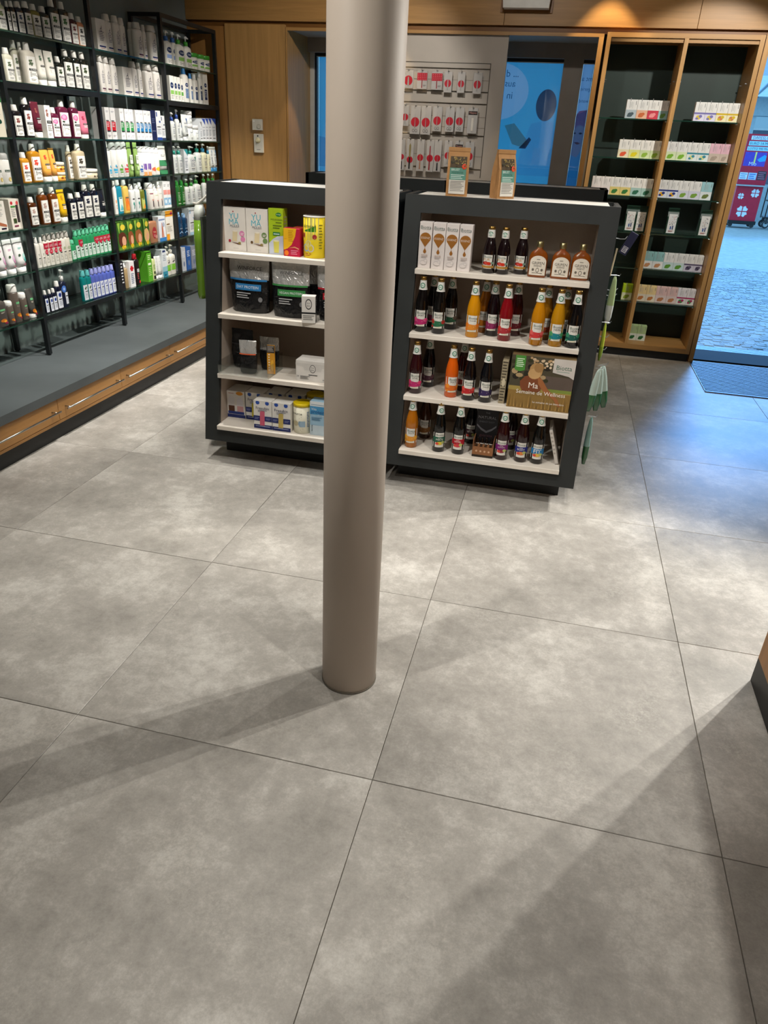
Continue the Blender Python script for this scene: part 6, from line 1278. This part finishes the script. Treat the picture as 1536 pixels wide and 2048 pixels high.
e = hook_item('mesh_packet', 'long white and green net packet on chrome hook at gondola end', .548, 2.19, 1.04, .034, .215, 'a8bc88', 'd0d4ce', thick=.03)
e = hook_item('lime_packet', 'narrow lime green packet hanging at gondola end', .534, 2.05, .855, .02, .17, 'a8b83a', '88a02a', thick=.04)
carton('price_holder', 'small navy tag card sticking out from gondola end', .560, 2.21, 1.135, .035, .012, .10, '2a2c4a', [('r', .15, .08, .8, .35, 'd0d0d8'), ('l', .2, .75, .3, 4, .06, '2a2c4a')], cat='tag').rotation_euler = (0, .42, 0)
def pegs():
    t = empty('hook_strip', (GX1-.0005, 2.16, .4)); tag(t, 'white slotted strip with chrome hooks on the gondola end', 'hook strip')
    MB().box(.0, .006, .06, .075, .0, .86, M('c8c8c4', 'satin')).obj('strip', t)
    for z in (.30, .36, .55, .575, .80): MB().path([(.005, .067, z), (.03, .05, z-.002), (.05, .045, z), (.058, .045, z+.012)], .002, M('c8ccd0', 'metal')).obj('hook', t, True)
    MB().rod((.012, .03, .64), (.022, .03, .76), .004, M('d8c8a4')).obj('wooden_stick', t)
pegs()
def left_hang():
    t = empty('bath_bag', (LX+GX0-.066, 2.10, 1.06)); tag(t, 'tall green product bag on white hook at left gondola end', 'packet')
    MB().loft([srect(a, b, z, 2.4, 14) for a, b, z in ((.044, .10, -.27), (.05, .11, -.25), (.056, .10, 0), (.05, .085, .10))], M('6c942c', 'glossy')).obj('bag_body', t, True)
    MB().loft([srect(a, b, z, 2.4, 14) for a, b, z in ((.049, .085, .10), (.046, .07, .14), (.046, .004, .17))], M('c4c8c0', 'glossy')).obj('clear_top', t, True)
    MB().path([(.066, 0, .22), (.05, 0, .215), (.02, 0, .19), (-.01, 0, .17), (-.03, 0, .172)], .006, M('dcd8cc')).obj('hook', t, True)
    t2 = empty('hanging_card', (LX+GX0-.018, 2.08, .98)); tag(t2, 'dark blister card hanging beside the green bag', 'packet')
    MB().box(-.012, -.002, -.05, .05, -.24, .20, M('4a5048', 'glossy')).obj('card', t2)
    MB().rod((-.007, 0, .19), (.018, 0, .19), .003, M('c8ccd0', 'metal')).obj('peg', t2)
    for z in (-.17, -.09, -.01): MB().lathe([(.012, 0), (.008, .008)], M('d8d0b8'), 10).obj('blister', t2, True, loc=(-.012, -.02, z)).rotation_euler = (0, -math.pi/2, 0)
left_hang()


# ================================================================ TALL CABINET
CG = paint('dark_green_panel', '20302a', '24352f', .55, 6)
CZ = [1.772, 1.503, 1.236, .970, .700, .435]
CBX = [(.420, .926), (.954, 1.425)]
def cabinet():
    t = empty('tall_cabinet', (0, 0, 0)); tag(t, 'tall oak cabinet with dark green back and glass shelves', 'cabinet')
    MB().box(.390, .420, YF-.09, 5.44, .065, 2.305, OAK).obj('side_panel', t); MB().box(1.425, 1.455, YF-.09, 5.44, .065, 2.305, OAK).obj('side_panel', t)
    MB().box(.926, .954, YF-.09, 5.42, .105, 2.275, OAK).obj('divider', t)
    MB().box(.420, 1.425, YF-.09, 5.44, 2.275, 2.305, OAKX).obj('top_panel', t); MB().box(.420, 1.425, YF-.075, YF-.05, 2.250, 2.275, OAKX).obj('top_rail', t)
    MB().box(.420, 1.425, YF-.09, 5.44, .065, .105, OAKX).obj('bottom_panel', t)
    MB().box(.40, 1.45, YF-.075, 5.40, 0, .065, KICK).obj('kickboard', t)
    MB().box(.420, 1.425, 5.42, 5.44, .105, 2.275, CG).obj('back_panel', t)
    MB().box(1.462, 1.498, YF-.085, 5.74, .0, 2.31, OAK).obj('door_trim', t)
    MB().box(1.455, 1.462, YF-.06, 5.44, .0, 2.305, wood('6d4520')).obj('joint_strip', t)
    pin = MB().rod((0, 0, 0), (.014, 0, 0), .004, M('b8bcc0', 'metal'), 8).mesh('shelf_pin')
    for a, b in CBX:
        for z in CZ:
            mb = MB().box(a+.002, b-.002, 5.115, 5.415, z-.008, z, GLASS); mb.poly([(a+.002, 5.1145, z-.008), (b-.002, 5.1145, z-.008), (b-.002, 5.1145, z), (a+.002, 5.1145, z)], GEDGE)
            mb.obj('glass_shelf', t)
            for x in (a, b-.014): link('shelf_pin', pin, t, (x, 5.13, z-.013))
        for x in (a, b-.014):
            for y in (5.13, 5.33): link('shelf_pin', pin, t, (x, y, 2.02))
cabinet()
ROWS = ['top', 'second', 'third', 'fourth', 'fifth', 'sixth', 'cabinet floor']
def tea(xa, xb, row, top, bot, mot, lab, fl=None):
    z = CZ[row] if row < 6 else .105
    wd = (xb-xa)*.985; h = .126
    carton('tea_carton', lab, (xa+xb)/2, 5.165, z, wd, .062, h, top, [('r', 0, 0, 1, .40, bot), ('r', 0, .37, 1, .46, mot if fl else bot), ('l', .3, .36, .92, 1, .38, '8a8a88'), ('r', .30, .56, .34, .90, '9a9a96'), ('r', .44, .60, .47, .88, 'a8a8a4'), ('r', .56, .54, .58, .86, 'b0b0ac'), ('r', .84, .72, .88, .92, '6a6a66'),
      ('p', ell(.45, .20, .24, .12, 10), fl or mot), ('p', ell(.62, .26, .16, .08, 8), mot), ('p', ell(.32, .14, .14, .06, 8), mot)], group='tea cartons in the tall cabinet')
T = {
 0: [(.614, .695, 'e4e2dc', 'b0bcc0', '4a5a60', 'blue grey foot'), (.695, .776, 'e4e2dc', 'e0b090', 'c86a3a', 'peach foot'), (.776, .856, 'e4e2dc', 'c83a4a', 'e89090', 'red foot'), (.856, .924, 'e4e2dc', '9ac0c0', '6a9a50', 'pale teal foot'),
     (1.112, 1.190, 'e4e2dc', 'd8d4e4', '7a74b0', 'violet band, first'), (1.190, 1.268, 'e4e2dc', 'd8d4e4', '7a74b0', 'violet band, second'), (1.268, 1.346, 'e4e2dc', 'e8e0b8', 'd0b020', 'mustard band, first'), (1.346, 1.423, 'e4e2dc', 'e8e0b8', 'd0b020', 'mustard band, second')],
 1: [(.610, .692, 'e4e2dc', 'e0d8b8', 'd85a38', 'orange blossom foot'), (.692, .774, 'e4e2dc', 'd8dc90', 'd8c820', 'yellow foot'), (.774, .851, 'e4e2dc', 'c8d8a8', '8ab040', 'pale green foot, first'), (.851, .924, 'e4e2dc', 'c8d8a8', '8ab040', 'pale green foot, second'),
     (.963, 1.044, 'e4e2dc', 'd8e4b8', '7ab030', 'lime leaf foot, first'), (1.044, 1.122, 'e4e2dc', 'd8e4b8', '7ab030', 'lime leaf foot, second'), (1.122, 1.198, 'e4e2dc', 'dce4e0', '3a8a9a', 'teal band, first'), (1.198, 1.281, 'e4e2dc', 'dce4e0', '3a8a9a', 'teal band, second'), (1.281, 1.362, 'e0b4c0', 'c8b8a8', 'a89888', 'all pink front, first'), (1.362, 1.423, 'e0b4c0', 'c8b8a8', 'a89888', 'all pink front, second')],
 2: [(.451, .523, 'e6e0dc', 'e6dcd8', 'c83a3a', 'red print, first'), (.523, .596, 'e6e0dc', 'e6dcd8', 'c83a3a', 'red print, second'), (.596, .675, 'e4e2dc', 'e0cc80', '3a7a3a', 'sand yellow foot, first'), (.675, .756, 'e4e2dc', 'e0cc80', '3a7a3a', 'sand yellow foot, second'), (.756, .839, 'e4e2dc', 'a8c8c0', '2f6a50', 'sea green foot, first'), (.839, .920, 'e4e2dc', 'a8c8c0', '2f6a50', 'sea green foot, second'),
     (.959, 1.038, 'e4e2dc', 'd8dce4', '2a3a80', 'dark blue band, first'), (1.038, 1.116, 'e4e2dc', 'd8dce4', '2a3a80', 'dark blue band, second'), (1.116, 1.195, 'e4e2dc', 'd0d0dc', '7aa040', 'lilac grey foot, first'), (1.195, 1.281, 'e4e2dc', 'd0d0dc', '7aa040', 'lilac grey foot, second'), (1.281, 1.365, '9cc8cc', 'dce4e4', '6a7a40', 'all turquoise front')],
 4: [(.957, 1.036, '8ab8b4', 'e0e0da', 'c08a60', 'turquoise top, first'), (1.036, 1.117, '8ab8b4', 'e0e0da', 'c08a60', 'turquoise top, second'), (1.117, 1.198, 'e0ded8', 'c0d4d0', '5a9030', 'green pear, first'), (1.198, 1.281, 'e0ded8', 'c0d4d0', '5a9030', 'green pear, second'), (1.281, 1.358, 'e0ded8', 'c4c0cc', '5a5068', 'plum grey foot, first'), (1.358, 1.423, 'e0ded8', 'c4c0cc', '5a5068', 'plum grey foot, second')],
 5: [(.841, .922, 'a8c41e', 'dce0b8', '8aa030', 'lime green front'), (.957, 1.036, 'e8cc90', 'e4d8c0', 'c07a40', 'apricot front, first'), (1.036, 1.112, 'e8cc90', 'e4d8c0', 'c07a40', 'apricot front, second'), (1.112, 1.200, 'dcb8b0', 'dcc8c0', 'b87a50', 'rose front, first'), (1.200, 1.282, 'dcb8b0', 'dcc8c0', 'b87a50', 'rose front, second'), (1.282, 1.358, 'e0dcdc', 'dcdcd4', 'a83060', 'crimson band, first'), (1.358, 1.423, 'e0dcdc', 'dcdcd4', 'a83060', 'crimson band, second')],
 6: [(.957, 1.028, 'a8c088', 'dce4d4', '2f6a3a', 'sage green front, first'), (1.028, 1.100, 'a8c088', 'dce4d4', '2f6a3a', 'sage green front, second')],
}
FL = {'3a7a3a': None, '2a3a80': 'e0a820', 'd0b020': 'c87a50', '3a8a9a': 'd8d890', '7a74b0': 'd8c040', 'a83060': '4a8a4a', '5a5068': '3a3448'}
for r, lst in T.items():
    for xa, xb, a, b, c, d in lst:
        place = 'cabinet floor' if r == 6 else f'{ROWS[r]} cabinet shelf'
        tea(xa, xb, r, a, b, c, f'tea carton with {d}, {place}', FL.get(c))
for k, (x, rz) in enumerate(((.800, 0), (.880, 0), (1.122, 0), (1.372, -.12))):
    z = CZ[3]
    e = empty('herb_tea_bag', (x, 5.20, z+.0005), rz); tag(e, 'dark green tea bag with white label, '+['first', 'second', 'third', 'fourth'][k]+' from left, fourth cabinet shelf', 'tea bag', 'green tea bags in the cabinet')
    w2 = .042
    MB().loft([[(-w2, -.025, 0), (w2, -.025, 0), (w2, .025, 0), (-w2, .025, 0)], [(-w2, -.022, .13), (w2, -.022, .13), (w2, .022, .13), (-w2, .022, .13)], [(-w2, -.004, .165), (w2, -.004, .165), (w2, .004, .165), (-w2, .004, .165)], [(-w2, -.003, .195), (w2, -.003, .195), (w2, .003, .195), (-w2, .003, .195)]], M('0f3324', 'satin')).obj('bag_body', e)
    rg = random.Random(k)
    Print(-.032, .032, .008, .150, lambda u, v, ee: (u, -.0255-ee, v)).draw([('r', 0, 0, 1, 1, 'dcdcd8')]+[('p', ell(rg.uniform(.1, .9), rg.uniform(.35, .92), .04, .02, 6), rg.choice(['2a2a30', '3a5a9a', 'a83a3a', '3a3a3a'])) for _ in range(16)]+[('r', .35, .2, .5, .36, '3a5a9a'), ('r', .6, .2, .72, .4, '2a3a6a'), ('l', .2, .8, .12, 2, .04, 'b06060')]).mb.obj('label', e)

# ================================================================ HOOK PANEL WITH BLISTER PACKS
def hook_panel():
    t = empty('display_board', (0, 0, 0)); tag(t, 'tall warm grey display panel with rails and hooks in window niche', 'panel')
    PM = paint('panel_grey', 'aba196', 'b1a79c', .55, 5); LN = M('4a443c', 'satin')
    MB().box(-1.40, -.325, 5.13, 5.155, .02, 2.295, PM).obj('board', t)
    for y in (-1.3, -.5): MB().box(y, y+.06, 5.06, 5.25, 0, .02, DARK).obj('foot', t)
    MB().box(-1.36, -.443, 5.1285, 5.1295, 2.096, 2.101, LN).obj('groove', t); MB().box(-.446, -.440, 5.1285, 5.1295, 1.30, 2.101, LN).obj('groove', t)
    for z in (2.062, 1.908, 1.826, 1.604, 1.362): MB().rod((-1.36, 5.124, z), (-.446, 5.124, z), .0028, M('7a746a', 'metal'), 6).obj('rail', t)
    for z in (1.985, 1.735, 1.66, 1.455): MB().box(-1.36, -.446, 5.1285, 5.1295, z-.002, z+.002, M('8a8074', 'satin')).obj('slot', t)
    RED = 'b01c2c'; CLR = M('b3aeaa', 'glossy'); CARD = M('c4bfba', 'glossy')
    pk = {}
    def pack(kind, w_, h):
        k = (kind, w_, h)
        if k in pk: return pk[k]
        P = [('body', MB().bbox(-w_/2, w_/2, -.006, .006, -h, -.004, CLR if kind != 'card' else CARD, .002).mesh('pack_body'))]
        sh = [('e', .5, .965, .10, .012, '4a4a4a')]
        if kind == 'dots':
            sh += [('r', .02, .46, .98, .86, RED)]+[('p', ell(.14+.18*i, .52+.09*j, .03, .016, 6), 'e0a0a8') for i in range(5) for j in range(4)]
            tool = [('p', [(.46, .06), (.46, .5), (.54, .5), (.54, .06)], '8a1a28'), ('l', .6, .9, .2, 2, .05, '5a5a5a')]
        else:
            cy = .42 if kind != 'file' else .34
            sh += [('p', ell(.5, cy, .42, .42*w_/h, 18), RED)]
            tool = {'clip': [('p', [(.4, .1), (.45, .62), (.55, .62), (.6, .1)], '9a9894')], 'scis': [('p', [(.44, .2), (.48, .8), (.54, .2)], '8d8a86'), ('p', ell(.36, .12, .13, .06, 10), '77746f'), ('p', ell(.36, .12, .08, .036, 10), 'b3aeaa'), ('p', ell(.64, .12, .13, .06, 10), '77746f'), ('p', ell(.64, .12, .08, .036, 10), 'b3aeaa')],
              'file': [('p', [(.38, .42), (.36, .78), (.5, .86), (.62, .78), (.58, .42)], '8a7c50'), ('p', [(.36, .05), (.38, .42), (.58, .42), (.56, .05)], '1f1c1c')], 'red': [('p', [(.38, .05), (.42, .8), (.54, .8), (.56, .05)], '8a2028')], 'twz': [('p', [(.38, .06), (.46, .55), (.54, .55), (.58, .06)], 'a07058')], 'blk': [('p', [(.4, .03), (.44, .28), (.58, .28), (.62, .03)], '141418'), ('p', [(.47, .28), (.5, .6), (.55, .28)], '8a8a8a')], 'brush': [('r', .05, .72, .95, .86, '2a2420'), ('t', 'Nippes', .5, .79, .7, 'c08a80'), ('r', .4, .1, .62, .6, 'cfc8bc')]}[kind]
            if kind == 'brush': sh = sh[:1]
        P.append(('print', Print(-w_/2, w_/2, -h, 0, lambda u, v, e: (u, -.006-e, v)).draw([('p', ell(s_[1], s_[2], s_[3], s_[4], 8), s_[-1]) if s_[0] == 'e' else s_ for s_ in sh]).mb.mesh('pack_print')))
        P.append(('tool', Print(-w_/2, w_/2, -h, 0, lambda u, v, e: (u, -.0075-e, v)).draw(tool).mb.mesh('pack_tool')))
        pk[k] = P; return P
    R1 = [(-1.075, .080, .124, 'clip'), (-.965, .082, .127, 'dots'), (-.847, .087, .129, 'dots'), (-.759, .063, .144, 'clip'), (-.655, .058, .144, 'clip'), (-.528, .067, .146, 'clip')]
    R2 = [(-1.086, .060, .148, 'clip'), (-1.002, .082, .203, 'scis'), (-.915, .080, .203, 'scis'), (-.824, .074, .176, 'scis'), (-.723, .071, .176, 'scis'), (-.644, .067, .172, 'scis'), (-.541, .078, .181, 'brush')]
    R3 = [(-1.099, .050, .236, 'blk'), (-1.030, .060, .235, 'file'), (-.943, .060, .235, 'twz'), (-.863, .062, .237, 'red'), (-.800, .060, .233, 'blk'), (-.717, .063, .192, 'clip'), (-.630, .067, .188, 'brush'), (-.543, .071, .188, 'scis')]
    DS = dict(clip='clear blister pack with nail clipper', dots='red dotted blister pack', scis='clear blister pack with scissors', brush='blister pack with dark brand strip', file='clear blister pack with foot file', red='clear blister pack with red file', twz='clear blister pack with tweezers', blk='clear blister pack with black handled tool')
    ON = ['first', 'second', 'third', 'fourth', 'fifth', 'sixth', 'seventh', 'eighth']
    hk = MB().path([(0, 5.125, .006), (0, 5.06, 0), (0, 5.05, .008)], .0022, M('b8bcc0', 'metal')).mesh('hook', True)
    for rn, (R, z) in (('top', (R1, 2.040)), ('middle', (R2, 1.800)), ('lower', (R3, 1.564))):
        for i, (x, w_, h, kd) in enumerate(R):
            put('blister_pack', f'{DS[kd]}, {ON[i]} from left, {rn} row of hook panel', 'blister pack', (x, 5.09, z), 0, pack(kd, w_, h), 'blister packs on the hook panel')
            link('hook', hk, t, (x, 0, z-.003))
hook_panel()
